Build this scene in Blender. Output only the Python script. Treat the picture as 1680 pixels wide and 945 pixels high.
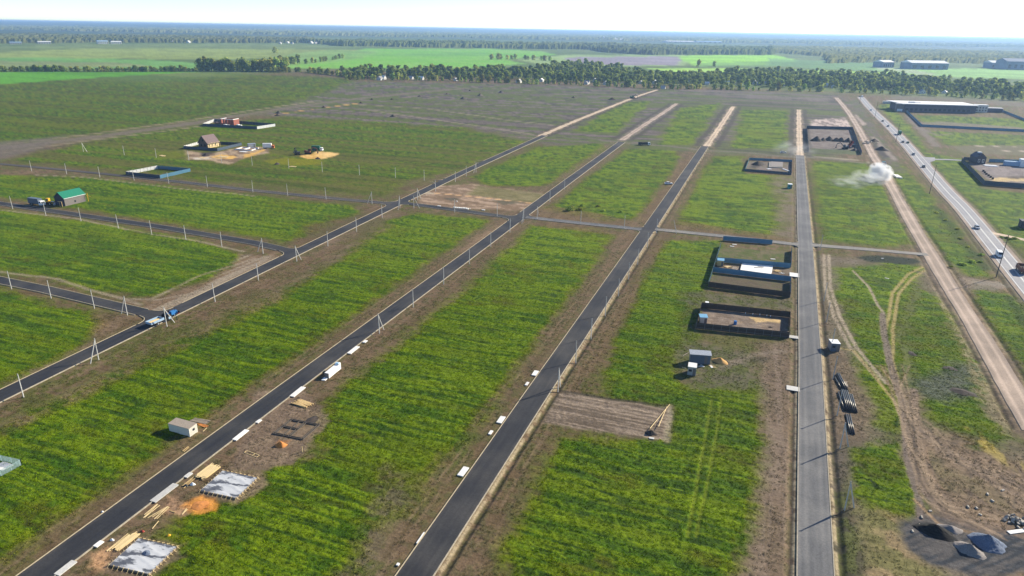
import bpy, bmesh, math, random
import numpy as np
from mathutils import Vector, Matrix
random.seed(7); np.random.seed(7)
for o in list(bpy.data.objects): bpy.data.objects.remove(o)
S = bpy.context.scene
COL = S.collection
PI = math.pi
# ------------------------------------------------------------------ camera
CAMH, FPX, CX, CY = 92.0, 1120.0, 840.0, 472.5
HZ0, HZS, VPX = 33.0, .0175, 1285.0      # horizon line and the direction of the long roads in the photograph
def _axes():
    l = np.array([-HZS, 1, -HZ0]); K = np.array([[FPX,0,CX],[0,FPX,CY],[0,0,1.]])
    n = K.T @ l; n /= np.linalg.norm(n); up = -n if n[1] > 0 else n
    v = np.array([(VPX-CX)/FPX, (HZ0+HZS*VPX-CY)/FPX, 1.]); v -= up*(v@up); v /= np.linalg.norm(v)
    return np.stack([np.cross(v, up), v, up])
AX = _axes()
cam_d = bpy.data.cameras.new('camera'); cam_d.sensor_width = 36; cam_d.lens = 36*FPX/1680
cam_d.clip_start = 1; cam_d.clip_end = 90000
cam = bpy.data.objects.new('camera', cam_d); COL.objects.link(cam)
R = np.eye(4); R[:3,0] = AX[:,0]; R[:3,1] = -AX[:,1]; R[:3,2] = -AX[:,2]; R[2,3] = CAMH
cam.matrix_world = Matrix(R.tolist())
S.camera = cam
S.render.resolution_x, S.render.resolution_y = 1024, 576
# ------------------------------------------------------------------ light
SUN_EL, SUN_AZ = math.radians(27), math.radians(50)   # azimuth from +X to +Y
w = bpy.data.worlds.new('World'); S.world = w; w.use_nodes = True
nt = w.node_tree; bg = nt.nodes['Background']
sky = nt.nodes.new('ShaderNodeTexSky'); sky.sky_type = 'NISHITA'; sky.sun_disc = False
sky.sun_elevation = SUN_EL; sky.sun_rotation = PI/2-SUN_AZ
sky.air_density = .7; sky.dust_density = 0.0; sky.ozone_density = 3.0
nt.links.new(sky.outputs[0], bg.inputs[0]); bg.inputs[1].default_value = .10
sl = bpy.data.lights.new('sun', 'SUN'); sl.energy = 5.0; sl.angle = math.radians(.5); sl.color = (1, .90, .72)
so = bpy.data.objects.new('sun', sl); COL.objects.link(so)
sd = Vector((math.cos(SUN_EL)*math.cos(SUN_AZ), math.cos(SUN_EL)*math.sin(SUN_AZ), math.sin(SUN_EL)))
so.rotation_euler = sd.to_track_quat('Z', 'Y').to_euler(); so.location = (0,0,300)
vs = S.view_settings; vs.view_transform = 'Standard'; vs.look = 'None'; vs.exposure = 0.9; vs.gamma = 1; vs.use_curve_mapping = False
S.render.engine = 'CYCLES'
S.cycles.volume_step_rate = 1.0; S.cycles.volume_max_steps = 256; S.cycles.volume_bounces = 3

# ------------------------------------------------------------------ helpers
def P(x, y, z=0.0):
    """ground point of the place that the photograph shows at pixel x, y"""
    d = AX @ np.array([(x-CX)/FPX, (y-CY)/FPX, 1.]); t = (z-CAMH)/d[2]
    return Vector((d[0]*t, d[1]*t, z))
def PP(*pts): return [P(*p) for p in pts]
def rot_of(a, b): d = b-a; return math.atan2(d.y, d.x)

class MB:
    def __init__(s): s.v = []; s.f = []
    def add(s, vs, fs):
        n = len(s.v); s.v += [tuple(v) for v in vs]; s.f += [tuple(i+n for i in f) for f in fs]; return s
    def box(s, c, d, rz=0.0, rx=0.0, ry=0.0, taper=1.0):
        M = Matrix.Rotation(rz,3,'Z') @ Matrix.Rotation(ry,3,'Y') @ Matrix.Rotation(rx,3,'X')
        vs = []
        for k in (-1,1):
            t = taper if k > 0 else 1
            for i, j in ((-1,-1),(1,-1),(1,1),(-1,1)):
                vs.append(Vector(c) + M @ Vector((i*d[0]/2*t, j*d[1]/2*t, k*d[2]/2)))
        return s.add(vs, [(3,2,1,0),(4,5,6,7),(0,1,5,4),(1,2,6,5),(2,3,7,6),(3,0,4,7)])
    def bar(s, a, b, w, h=None):
        a, b = Vector(a), Vector(b); h = h or w; d = (b-a).normalized()
        u = d.cross(Vector((0,0,1))); u = u.normalized() if u.length > 1e-4 else Vector((1,0,0)); v = u.cross(d).normalized()
        vs = [p + u*i*w/2 + v*j*h/2 for p in (a,b) for i,j in ((-1,-1),(1,-1),(1,1),(-1,1))]
        return s.add(vs, [(0,1,2,3),(7,6,5,4),(0,4,5,1),(1,5,6,2),(2,6,7,3),(3,7,4,0)])
    def cyl(s, a, b, r0, r1=None, n=8):
        a, b = Vector(a), Vector(b); r1 = r0 if r1 is None else r1; d = (b-a).normalized()
        u = d.orthogonal().normalized(); v = d.cross(u)
        vs = [p + (u*math.cos(2*PI*i/n) + v*math.sin(2*PI*i/n))*r for p, r in ((a,r0),(b,r1)) for i in range(n)]
        fs = [(i, (i+1)%n, n+(i+1)%n, n+i) for i in range(n)] + [tuple(range(n-1,-1,-1)), tuple(range(n,2*n))]
        return s.add(vs, fs)
    def prism(s, poly, z0, z1):
        n = len(poly); vs = [(p[0],p[1],z0) for p in poly] + [(p[0],p[1],z1) for p in poly]
        return s.add(vs, [tuple(range(n-1,-1,-1)), tuple(range(n,2*n))] + [(i,(i+1)%n,n+(i+1)%n,n+i) for i in range(n)])
    def side(s, prof, x0, x1, inset=None):
        """profile in y,z swept from x0 to x1; inset narrows the points of that index"""
        n = len(prof); ins = inset or [0]*n
        vs = [(x0+ins[i],p[0],p[1]) for i,p in enumerate(prof)] + [(x1-ins[i],p[0],p[1]) for i,p in enumerate(prof)]
        return s.add(vs, [tuple(range(n)), tuple(range(2*n-1,n-1,-1))] + [(i,n+i,n+(i+1)%n,(i+1)%n) for i in range(n)])
    def mesh(s, name, m, smooth=False):
        me = bpy.data.meshes.new(name); me.from_pydata(s.v, [], s.f); me.update()
        bm = bmesh.new(); bm.from_mesh(me); bmesh.ops.recalc_face_normals(bm, faces=bm.faces); bm.to_mesh(me); bm.free()
        if m: me.materials.append(MAT[m] if isinstance(m,str) else m)
        if smooth: me.polygons.foreach_set('use_smooth', [True]*len(me.polygons))
        return me
    def build(s, name, m, parent=None, smooth=False):
        return link(name, s.mesh(name, m, smooth), parent)
def link(name, me, parent=None):
    o = bpy.data.objects.new(name, me); COL.objects.link(o)
    if parent: o.parent = parent
    return o
def tag(o, label, cat, group=None):
    o['label'] = label; o['category'] = cat
    if group: o['group'] = group
    return o
def struct(o, kind='structure'): o['kind'] = kind; return o
def thing(name, label, cat, loc=(0,0,0), rz=0.0, group=None):
    o = bpy.data.objects.new(name, None); COL.objects.link(o); o.empty_display_size = .5
    o.location = loc; o.rotation_euler = (0,0,rz); return tag(o, label, cat, group)
KIDS = {}
def dup(root, loc, rz, label=None, scale=None, mats=None):
    """copy of a thing with copies of its parts and sub-parts"""
    if not KIDS:
        pass
    r = root.copy(); COL.objects.link(r); r.location = loc; r.rotation_euler = (0,0,rz)
    if label: r['label'] = label
    if scale: r.scale = scale
    for ch in KIDS.setdefault(root.name, list(root.children)):
        c = ch.copy(); COL.objects.link(c); c.parent = r
        for g in KIDS.setdefault(ch.name, list(ch.children)):
            d = g.copy(); COL.objects.link(d); d.parent = c
    return r

# ------------------------------------------------------------------ materials
MAT = {}
def mat(name, col, rough=.8, var=.25, scale=2.0, metal=0.0, bump=0.0, stretch=None, spec=.3, trans=0.0, objrand=0.0, coord='Object'):
    m = bpy.data.materials.new(name); m.use_nodes = True; N = m.node_tree.nodes; L = m.node_tree.links
    b = N['Principled BSDF']; b.inputs['Roughness'].default_value = rough; b.inputs['Metallic'].default_value = metal
    b.inputs['Specular IOR Level'].default_value = spec
    tc = N.new('ShaderNodeTexCoord'); src = tc.outputs[coord]
    if stretch:
        mp = N.new('ShaderNodeMapping'); mp.inputs['Scale'].default_value = stretch; L.new(src, mp.inputs[0]); src = mp.outputs[0]
    nz = N.new('ShaderNodeTexNoise'); nz.inputs['Scale'].default_value = scale; nz.inputs['Detail'].default_value = 6; nz.inputs['Roughness'].default_value = .65
    L.new(src, nz.inputs['Vector'])
    rp = N.new('ShaderNodeValToRGB'); rp.color_ramp.elements[0].position = .3; rp.color_ramp.elements[1].position = .72
    rp.color_ramp.elements[0].color = [c*(1-var) for c in col]+[1]; rp.color_ramp.elements[1].color = [min(1,c*(1+var)) for c in col]+[1]
    L.new(nz.outputs[0], rp.inputs[0]); out = rp.outputs[0]
    if objrand:
        oi = N.new('ShaderNodeObjectInfo'); hs = N.new('ShaderNodeHueSaturation')
        mr = N.new('ShaderNodeMapRange'); mr.inputs[3].default_value = 1-objrand; mr.inputs[4].default_value = 1+objrand
        L.new(oi.outputs['Random'], mr.inputs[0]); L.new(mr.outputs[0], hs.inputs['Value']); L.new(out, hs.inputs['Color']); out = hs.outputs[0]
    L.new(out, b.inputs['Base Color'])
    if bump:
        bp = N.new('ShaderNodeBump'); bp.inputs['Strength'].default_value = bump; bp.inputs['Distance'].default_value = .05
        L.new(nz.outputs[0], bp.inputs['Height']); L.new(bp.outputs[0], b.inputs['Normal'])
    MAT[name] = m; return m
mat('concrete', (.50,.49,.46), .85, .18, 3, bump=.2, objrand=.1)
mat('white_concrete', (.72,.71,.68), .8, .12, 3, bump=.2, objrand=.08)
mat('kerb', (.46,.38,.25), .85, .22, 1.6, bump=.2)
mat('kerb_grey', (.34,.30,.23), .85, .3, 1.2, bump=.2)
mat('timber', (.55,.39,.18), .75, .22, 4, objrand=.18)
mat('timber_pale', (.68,.52,.27), .75, .15, 4, objrand=.12)
mat('timber_grey', (.30,.25,.20), .85, .25, 4, objrand=.12)
mat('pole_wood', (.10,.085,.07), .85, .25, 4)
mat('fence_blue', (.085,.21,.31), .45, .15, 1.5, objrand=.07, spec=.4)
mat('fence_brown', (.055,.040,.032), .5, .15, 1.5, objrand=.07, spec=.4)
mat('fence_sunlit', (.70,.70,.68), .5, .1, 1.5, objrand=.04, spec=.4)  # sunlight on a fence side put into the sheet colour
mat('fence_slate', (.04,.065,.10), .5, .15, 1.5, objrand=.07, spec=.4)
mat('fence_teal', (.20,.36,.36), .5, .12, 1.5, objrand=.06, spec=.4)
mat('post_metal', (.16,.17,.18), .5, .15, 3)
mat('sheet_grey', (.42,.44,.46), .45, .15, 2, metal=.3)
mat('sheet_blue', (.20,.42,.60), .45, .1, 2)
mat('paint_white', (.78,.78,.77), .45, .06, 1.5)
mat('paint_cream', (.66,.62,.53), .6, .1, 2)
mat('paint_blue', (.03,.16,.42), .4, .1, 2)
mat('paint_paleblue', (.30,.42,.56), .5, .15, 2)
mat('paint_red', (.32,.045,.03), .5, .2, 2)
mat('paint_rust', (.16,.055,.035), .6, .25, 2)
mat('paint_yellow', (.70,.38,.02), .5, .12, 2)
mat('paint_orange', (.75,.19,.03), .5, .12, 2)
mat('paint_green', (.015,.12,.07), .5, .12, 2)
mat('paint_dark', (.028,.034,.042), .4, .2, 2)
mat('paint_teal', (.02,.30,.28), .4, .1, 2)
mat('paint_silver', (.45,.47,.49), .35, .08, 2, metal=.4)
mat('paint_slate', (.10,.13,.17), .4, .1, 2)
mat('rubber', (.018,.018,.018), .9, .2, 4)
mat('glass', (.02,.03,.04), .12, .05, 2, spec=.6)
mat('black_pipe', (.016,.016,.018), .38, .2, 3, spec=.5)
mat('tarp', (.30,.31,.335), .38, .0, .55, spec=.5, stretch=(.35,1.1,1))
cr = [n for n in MAT['tarp'].node_tree.nodes if n.type == 'VALTORGB'][0].color_ramp
cr.elements[0].position, cr.elements[1].position = .44, .50; cr.elements[0].color = (.10,.105,.12,1); cr.elements[1].color = (.52,.53,.54,1)
mat('roof_green', (.012,.17,.10), .45, .1, 2, spec=.4)
mat('roof_brown', (.13,.085,.085), .6, .18, 2)
mat('roof_white', (.76,.75,.73), .6, .08, .3)
mat('roof_grey', (.34,.33,.33), .6, .2, 2, objrand=.35)
mat('wall_grey', (.17,.15,.14), .8, .15, 3)
mat('wall_brown', (.12,.085,.07), .85, .2, 3)
mat('wall_cream', (.70,.55,.30), .8, .12, 2)
mat('wall_dark', (.05,.05,.065), .8, .2, 2)
mat('wall_purple', (.075,.075,.10), .8, .2, .5)
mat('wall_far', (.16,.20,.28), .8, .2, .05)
mat('wall_white', (.58,.57,.54), .8, .12, 2, objrand=.2)
mat('brick_red', (.30,.105,.075), .85, .22, 5)
mat('block_white', (.80,.80,.78), .7, .05, 3)
mat('sand', (.52,.30,.11), .95, .2, 2, bump=.4)
mat('sand_orange', (.50,.20,.055), .95, .2, 2, bump=.4)
mat('soil_dark', (.055,.043,.036), .95, .35, 2, bump=.6)
mat('soil_grey', (.10,.085,.07), .95, .35, 2, bump=.6)
mat('coal', (.012,.012,.013), .95, .4, 2, bump=.6)
mat('gravel_blue', (.13,.16,.22), .95, .35, 6, bump=.8)
mat('gravel_grey', (.24,.215,.20), .95, .3, 6, bump=.8)
mat('rubble', (.36,.33,.29), .9, .3, 2, objrand=.3)
mat('skin', (.42,.24,.17), .6, .05, 4); mat('jacket', (.10,.022,.022), .85, .2, 4); mat('trousers', (.02,.022,.03), .85, .2, 4); mat('hair', (.02,.014,.01), .8, .2, 8)
mat('line_white', (.48,.48,.47), .7, .12, .7)
mat('bark', (.07,.055,.042), .9, .3, 2)
# asphalt: 'across' runs -1 to 1 over the width; wheel paths and dusty margins are wear with a shape of their own
def asphalt(name, col, dust, wheel=.12, edge=.5, rough=.8):
    m = bpy.data.materials.new(name); m.use_nodes = True; N = m.node_tree.nodes; L = m.node_tree.links; b = N['Principled BSDF']
    b.inputs['Roughness'].default_value = rough; b.inputs['Specular IOR Level'].default_value = .25
    at = N.new('ShaderNodeAttribute'); at.attribute_name = 'across'
    tc = N.new('ShaderNodeTexCoord'); mp = N.new('ShaderNodeMapping'); mp.inputs['Scale'].default_value = (.9,.06,1); L.new(tc.outputs['Object'], mp.inputs[0])
    n1 = N.new('ShaderNodeTexNoise'); n1.inputs['Scale'].default_value = 1.1; n1.inputs['Detail'].default_value = 5; L.new(mp.outputs[0], n1.inputs['Vector'])
    n2 = N.new('ShaderNodeTexNoise'); n2.inputs['Scale'].default_value = 2.6; n2.inputs['Detail'].default_value = 8; n2.inputs['Roughness'].default_value = .75; L.new(tc.outputs['Object'], n2.inputs['Vector'])
    n3 = N.new('ShaderNodeTexNoise'); n3.inputs['Scale'].default_value = .07; n3.inputs['Detail'].default_value = 4; L.new(tc.outputs['Object'], n3.inputs['Vector'])
    ab = N.new('ShaderNodeMath'); ab.operation = 'ABSOLUTE'; L.new(at.outputs['Fac'], ab.inputs[0])
    er = N.new('ShaderNodeMapRange'); er.inputs[1].default_value = .72; er.inputs[2].default_value = 1.05; er.inputs[4].default_value = edge; L.new(ab.outputs[0], er.inputs[0])
    wv = N.new('ShaderNodeMath'); wv.operation = 'PINGPONG'; wv.inputs[1].default_value = .48; L.new(ab.outputs[0], wv.inputs[0])
    wr = N.new('ShaderNodeMapRange'); wr.inputs[1].default_value = .25; wr.inputs[2].default_value = .48; wr.inputs[4].default_value = wheel; L.new(wv.outputs[0], wr.inputs[0])
    nr = N.new('ShaderNodeMapRange'); nr.inputs[1].default_value = .38; nr.inputs[2].default_value = .75; nr.inputs[4].default_value = .55; L.new(n1.outputs[0], nr.inputs[0])
    n3r = N.new('ShaderNodeMapRange'); n3r.inputs[1].default_value = .42; n3r.inputs[2].default_value = .7; n3r.inputs[4].default_value = .65; L.new(n3.outputs[0], n3r.inputs[0])
    s1 = N.new('ShaderNodeMath'); L.new(er.outputs[0], s1.inputs[0]); L.new(wr.outputs[0], s1.inputs[1])
    s2 = N.new('ShaderNodeMath'); L.new(s1.outputs[0], s2.inputs[0]); L.new(n3r.outputs[0], s2.inputs[1])
    s3 = N.new('ShaderNodeMath'); s3.operation = 'MULTIPLY_ADD'; L.new(nr.outputs[0], s3.inputs[0]); s3.inputs[1].default_value = .5; L.new(s2.outputs[0], s3.inputs[2]); s3.use_clamp = True
    mx = N.new('ShaderNodeMix'); mx.data_type = 'RGBA'; L.new(s3.outputs[0], mx.inputs[0]); mx.inputs[6].default_value = list(col)+[1]; mx.inputs[7].default_value = list(dust)+[1]
    v = N.new('ShaderNodeMapRange'); v.inputs[3].default_value = .72; v.inputs[4].default_value = 1.28; v.inputs[1].default_value = .3; v.inputs[2].default_value = .7; L.new(n2.outputs[0], v.inputs[0])
    mm = N.new('ShaderNodeMix'); mm.data_type = 'RGBA'; mm.blend_type = 'MULTIPLY'; mm.inputs[0].default_value = 1; L.new(mx.outputs[2], mm.inputs[6]); L.new(v.outputs[0], mm.inputs[7])
    L.new(mm.outputs[2], b.inputs['Base Color'])
    bp = N.new('ShaderNodeBump'); bp.inputs['Strength'].default_value = .25; bp.inputs['Distance'].default_value = .03; L.new(n2.outputs[0], bp.inputs['Height']); L.new(bp.outputs[0], b.inputs['Normal'])
    MAT[name] = m
asphalt('asphalt', (.021,.023,.029), (.070,.066,.062), edge=.35)
asphalt('asphalt_worn', (.085,.088,.096), (.19,.185,.18), wheel=.3)
asphalt('street_old', (.048,.046,.046), (.105,.090,.072), wheel=.2, edge=.6)
asphalt('asphalt_dusty', (.15,.145,.14), (.26,.235,.20), wheel=.3)
asphalt('highway_asphalt', (.21,.21,.235), (.29,.285,.29), wheel=.35, edge=.3)
asphalt('dirt_track', (.25,.195,.155), (.46,.355,.28), wheel=.75, edge=-.4, rough=.95)
asphalt('dirt_pale', (.36,.28,.20), (.62,.48,.34), wheel=.8, edge=-.5, rough=.95)

# ------------------------------------------------------------------ roads: lines measured on the photograph
def mid(l, r): return [(a+b)/2 for a,b in zip(l, r)]
ROAD = {}
def resample(pts, step):
    out = [pts[0]]
    for a, b in zip(pts[:-1], pts[1:]):
        n = max(1, int((b-a).length/step))
        out += [a.lerp(b, (i+1)/n) for i in range(n)]
    return out
def smooth_line(pts, k=2):
    for _ in range(k):
        q = [pts[0]]
        for a, b in zip(pts[:-1], pts[1:]): q += [a.lerp(b,.25), a.lerp(b,.75)]
        pts = q + [pts[-1]]
    return pts
def normals(pts):
    out = []
    for i in range(len(pts)):
        d = (pts[min(i+1,len(pts)-1)] - pts[max(i-1,0)]); d.z = 0; d.normalize(); out.append(Vector((d.y,-d.x,0)))
    return out
def strip(name, pts, width, z, m, parent=None, n=8, skirt=.35, widths=None):
    nr = normals(pts); vs = []; ac = []; fs = []
    for i, (p, q) in enumerate(zip(pts, nr)):
        wd = widths[i] if widths else width
        for j in range(n+1):
            t = -1+2*j/n; v = p + q*(t*wd/2); v.z = z; vs.append(v); ac.append(t)
    k = n+1
    for i in range(len(pts)-1):
        for j in range(n): fs.append((i*k+j, i*k+j+1, (i+1)*k+j+1, (i+1)*k+j))
    base = len(vs)
    for i in range(len(pts)):
        for j in (0, n):
            v = Vector(vs[i*k+j]); sgn = -1 if j == 0 else 1; v = v + nr[i]*sgn*.25; v.z = z-skirt; vs.append(v); ac.append(sgn*1.0)
    for i in range(len(pts)-1):
        a, b = base+2*i, base+2*(i+1)
        fs.append((a, i*k, (i+1)*k, b)); fs.append((i*k+n, a+1, b+1, (i+1)*k+n))
    me = bpy.data.meshes.new(name); me.from_pydata(vs, [], fs); me.materials.append(MAT[m])
    at = me.attributes.new('across','FLOAT','POINT'); at.data.foreach_set('value', ac); me.update()
    return link(name, me, parent)
def kerb_strip(pts, m, parent, wd=.19, z0=-.05, z1=.22):
    nr = normals(pts); vs = []; fs = []
    for p, q in zip(pts, nr):
        vs += [p+q*wd/2+Vector((0,0,z0)), p+q*wd/2+Vector((0,0,z1)), p-q*wd/2+Vector((0,0,z1)), p-q*wd/2+Vector((0,0,z0))]
    for i in range(len(pts)-1):
        a, b = 4*i, 4*i+4
        for j in range(4): fs.append((a+j, b+j, b+(j+1)%4, a+(j+1)%4))
    fs.append((0,1,2,3)); e = len(vs)-4; fs.append((e+3,e+2,e+1,e))
    mb = MB(); mb.v = [tuple(v) for v in vs]; mb.f = fs
    return mb.build('kerb', m, parent)
WR = 6.15
def from_left(px, wd=WR): # centreline from pixels on the left edge
    pts = PP(*px); nr = normals(pts); return [p+q*wd/2 for p, q in zip(pts, nr)]
A = from_left([(-190,731),(84,600),(420,440),(651,330),(760,279),(888,222)])
B = from_left([(-90,1032),(29,945),(449,640),(782,400),(920,300),(1014,233)])
C = from_left([(608,1005),(650,945),(865,640),(1036,400),(1110,296),(1150,240)])
D = [ (P(1313,y)+P(x,y))/2 for x,y in ()] or PP((1341,1030),(1338,945),(1329.5,600),(1321,400),(1315,300),(1312.5,255))
E = PP((648,331.5),(700,338),(840,357.5),(866,356.8),(1050,376),(1081,377),(1185,387.5),(1306,401),(1331,402.3),(1420,409),(1522,418))
L3 = PP((-80,262),(0,269),(107,279),(162,284.5),(300,299),(420,313),(540,325),(636,333.5))
L1 = PP((-90,321),(0,334),(76,345),(254,371),(420,399),(462,411.5))
L2 = PP((-100,437),(0,460),(76,475.5),(157,494.6),(241,516))
DE_L = [(1369,161),(1384,180),(1395,198),(1408,222),(1422,251.5),(1433,263.5),(1458,312),(1488.5,373),(1511,413),(1542,474),(1590,547),(1622,605),(1678,715)]
DE_R = [(1375,160),(1394,180),(1409,201),(1422,222),(1441,257),(1448,271),(1472,310),(1508,369),(1538,415),(1575,470),(1622,545),(1659,605),(1722,705)]
DE = [(P(*a)+P(*b))/2 for a,b in zip(DE_L, DE_R)]
HW_L = [(1404,161),(1422,182),(1452,210),(1480,240),(1516,284),(1547,320),(1570,342),(1628,416),(1680,482),(1760,580)]
HW_R = [(1420,157.6),(1437,178),(1467,206),(1496,236),(1535,281),(1567,318),(1592,341),(1654,415),(1711,481),(1800,578)]
HW = [(P(*a)+P(*b))/2 for a,b in zip(HW_L, HW_R)]
FAR_A = PP((886,223.5),(940,200),(1000,176),(1045,158),(1078,147.5))
FAR_B = PP((1020,230),(1060,203),(1090,184),(1110,170))
FAR_C = PP((1159,240),(1180,210),(1203,175))
FAR_D = PP((1312.5,256),(1311,220),(1310.5,180))
SIDE = PP((1516,262),(1530,261.5),(1560,262.3),(1580,263.5))
TR1 = PP((1616,381),(1632,383.5),(1655,388.5),(1700,398))
# ------------------------------------------------------------------ ground: one sheet from below the camera to the horizon
def hash2(ix, iy, seed):
    h = (ix.astype(np.int64)*374761393 + iy.astype(np.int64)*668265263 + seed*974634) & 0xffffffff
    h = ((h ^ (h >> 13))*1274126177) & 0xffffffff
    return ((h ^ (h >> 16)) & 0xffff)/65535.0
def vnoise(x, y, seed=0):
    ix, iy = np.floor(x), np.floor(y); fx, fy = x-ix, y-iy
    ux, uy = fx*fx*(3-2*fx), fy*fy*(3-2*fy)
    a, b, c, d = hash2(ix,iy,seed), hash2(ix+1,iy,seed), hash2(ix,iy+1,seed), hash2(ix+1,iy+1,seed)
    return (a*(1-ux)+b*ux)*(1-uy) + (c*(1-ux)+d*ux)*uy
def fbm(x, y, sx, sy=None, oct=4, seed=0, gain=.55):
    sy = sy or sx; s = 0; a = 1; t = 0
    for k in range(oct):
        s = s + a*vnoise(x/sx*2**k+17*k, y/sy*2**k-9*k, seed+k); t += a; a *= gain
    return s/t
def sstep(x, a, b):
    t = np.clip((x-a)/(b-a), 0, 1); return t*t*(3-2*t)
# tessellation: fine where the place is near, coarse towards the horizon
head = math.atan2(AX[0,2], AX[1,2])                       # camera heading from +Y
fine = np.linspace(-math.radians(44), math.radians(44), 980)
out_ = np.linspace(math.radians(44), 2*PI-math.radians(44), 62)[1:-1]
azs = head + np.concatenate([fine, out_])
deps = np.concatenate([np.linspace(math.radians(66), math.radians(50), 24)[:-1], np.arange(math.radians(50), math.radians(1.6), -.00142)])
rs = np.concatenate([CAMH/np.tan(deps)]); 
rs = np.concatenate([[6.0], rs, np.geomspace(rs[-1]*1.03, 30000, 60)])
na, nr_ = len(azs), len(rs)
Rg, Az = np.meshgrid(rs, azs, indexing='ij')
X = (Rg*np.sin(Az)).ravel(); Y = (Rg*np.cos(Az)).ravel(); RR = Rg.ravel()
X = np.append(X, 0.0); Y = np.append(Y, 0.0); RR = np.append(RR, 0.0)
NV = len(X)
wob1 = fbm(X,Y,14,oct=3,seed=3)-.5; wob2 = fbm(X,Y,14,oct=3,seed=23)-.5
wobF = fbm(X,Y,2.2,oct=3,seed=5)-.5; wobG = fbm(X,Y,2.2,oct=3,seed=35)-.5
def seg_dist(px, py, a, b):
    ax_, ay = a[0], a[1]; dx, dy = b[0]-ax_, b[1]-ay; L2_ = dx*dx+dy*dy+1e-9
    t = np.clip(((px-ax_)*dx+(py-ay)*dy)/L2_, 0, 1)
    return np.hypot(px-ax_-t*dx, py-ay-t*dy)
def m_poly(px, feather=4.0, warp=6.0, world=None, fine=2.0, grow=0.0):
    pts = world or PP(*px); xs = [p[0] for p in pts]; ys = [p[1] for p in pts]; mg = feather+warp+4
    out = np.zeros(NV)
    idx = np.where((X > min(xs)-mg) & (X < max(xs)+mg) & (Y > min(ys)-mg) & (Y < max(ys)+mg))[0]
    if not len(idx): return out
    x = X[idx]+wob1[idx]*warp*2+wobF[idx]*fine; y = Y[idx]+wob2[idx]*warp*2+wobG[idx]*fine
    ins = np.zeros(len(idx), bool); d = np.full(len(idx), 1e9)
    n = len(pts)
    for i in range(n):
        a, b = pts[i], pts[(i+1)%n]
        c = ((a[1] > y) != (b[1] > y)) & (x < (b[0]-a[0])*(y-a[1])/((b[1]-a[1]) or 1e-9)+a[0]); ins ^= c
        d = np.minimum(d, seg_dist(x, y, a, b))
    out[idx] = sstep(np.where(ins, d, -d)+grow, -feather, feather); return out
def m_line(px, hw, feather=.5, warp=0.0, world=None, fine=0.0):
    pts = world or PP(*px); xs = [p[0] for p in pts]; ys = [p[1] for p in pts]; mg = hw+feather+warp+2
    out = np.zeros(NV)
    idx = np.where((X > min(xs)-mg) & (X < max(xs)+mg) & (Y > min(ys)-mg) & (Y < max(ys)+mg))[0]
    if not len(idx): return out
    x = X[idx]+wob1[idx]*warp*2+wobF[idx]*fine; y = Y[idx]+wob2[idx]*warp*2+wobG[idx]*fine; d = np.full(len(idx), 1e9)
    for a, b in zip(pts[:-1], pts[1:]): d = np.minimum(d, seg_dist(x, y, a, b))
    out[idx] = 1-sstep(d, hw-feather, hw+feather); return out
SOIL = np.array((.112,.078,.047)); SOILP = np.array((.170,.120,.080)); DRYG = np.array((.098,.088,.036)); OLIVE = np.array((.072,.090,.018))
LUSH = np.array((.060,.105,.008)); BRIGHT = np.array((.125,.172,.017)); DARKG = np.array((.034,.062,.006)); GREYS = np.array((.158,.132,.118))
STRAW = np.array((.30,.24,.115)); OCHRE = np.array((.52,.33,.12)); PALE = np.array((.30,.25,.19)); DARKS = np.array((.05,.042,.035)); MEAD = np.array((.075,.150,.030))
G = np.zeros(NV)                                            # how grassy
colr = np.zeros((NV,3)); colr[:] = SOIL
def mix(mask, c, k=1.0):
    m = (mask*k)[:,None]; global colr; colr = colr*(1-m) + np.asarray(c)*m
def patchy(a, b, n): n = n[:,None]; return np.asarray(a)*(1-n)+np.asarray(b)*n
nb = fbm(X,Y,30,oct=4,seed=11); nm = fbm(X,Y,6,oct=4,seed=13); nf = fbm(X,Y,1.6,oct=4,seed=15)
streak = fbm(X+.06*Y+3*fbm(X,Y,9,oct=2,seed=18),Y+2.2*fbm(X,Y,14,oct=2,seed=17),17,.9,oct=4,seed=19); streak2 = fbm(X,Y,60,5,oct=3,seed=29)
lng = fbm(X,Y,1.4,30,oct=4,seed=39)
# dry verge ground: trampled soil mixed with dead grass, drawn out along the roads
mix(np.ones(NV), patchy(SOIL, SOILP, sstep(lng,.38,.66)))
mix(sstep(nm*.6+nf*.4,.46,.66), DRYG, .75); mix(sstep(nb*.5+nf*.5,.46,.64), OLIVE, .65)
mix(sstep(nf*.7+nm*.3,.55,.72), (.085,.07,.045), .55)
def grass(px, feather=3.5, warp=3.5, bright=.5, k=1.0, olive=.5, world=None, grow=1.2):
    m = m_poly(px, feather, warp, world=world, fine=4.5, grow=grow)*k
    global G
    rim = m_poly(px, feather*2.8, warp, world=world, fine=4.5, grow=grow+.5)
    mix(np.clip(rim*1.2-m,0,1), patchy((.062,.058,.020),OLIVE,sstep(nm,.4,.6)), .85*k)
    s = sstep(streak*.62+streak2*.28+nf*.1+(bright-.5)*.22,.44,.61)
    c = patchy(patchy(DARKG, LUSH, sstep(streak*.5+nf*.5,.32,.5)), BRIGHT, s)
    o = np.maximum(sstep(streak2*.45+nb*.35+nf*.2,.50,.66)*olive, sstep(fbm(X,Y,16,3,oct=4,seed=201),.62,.76)*.55)
    c = patchy(c, OLIVE*1.15, o)
    mix(m, c); G = np.maximum(G*(1-m*.0), m); return m
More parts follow.
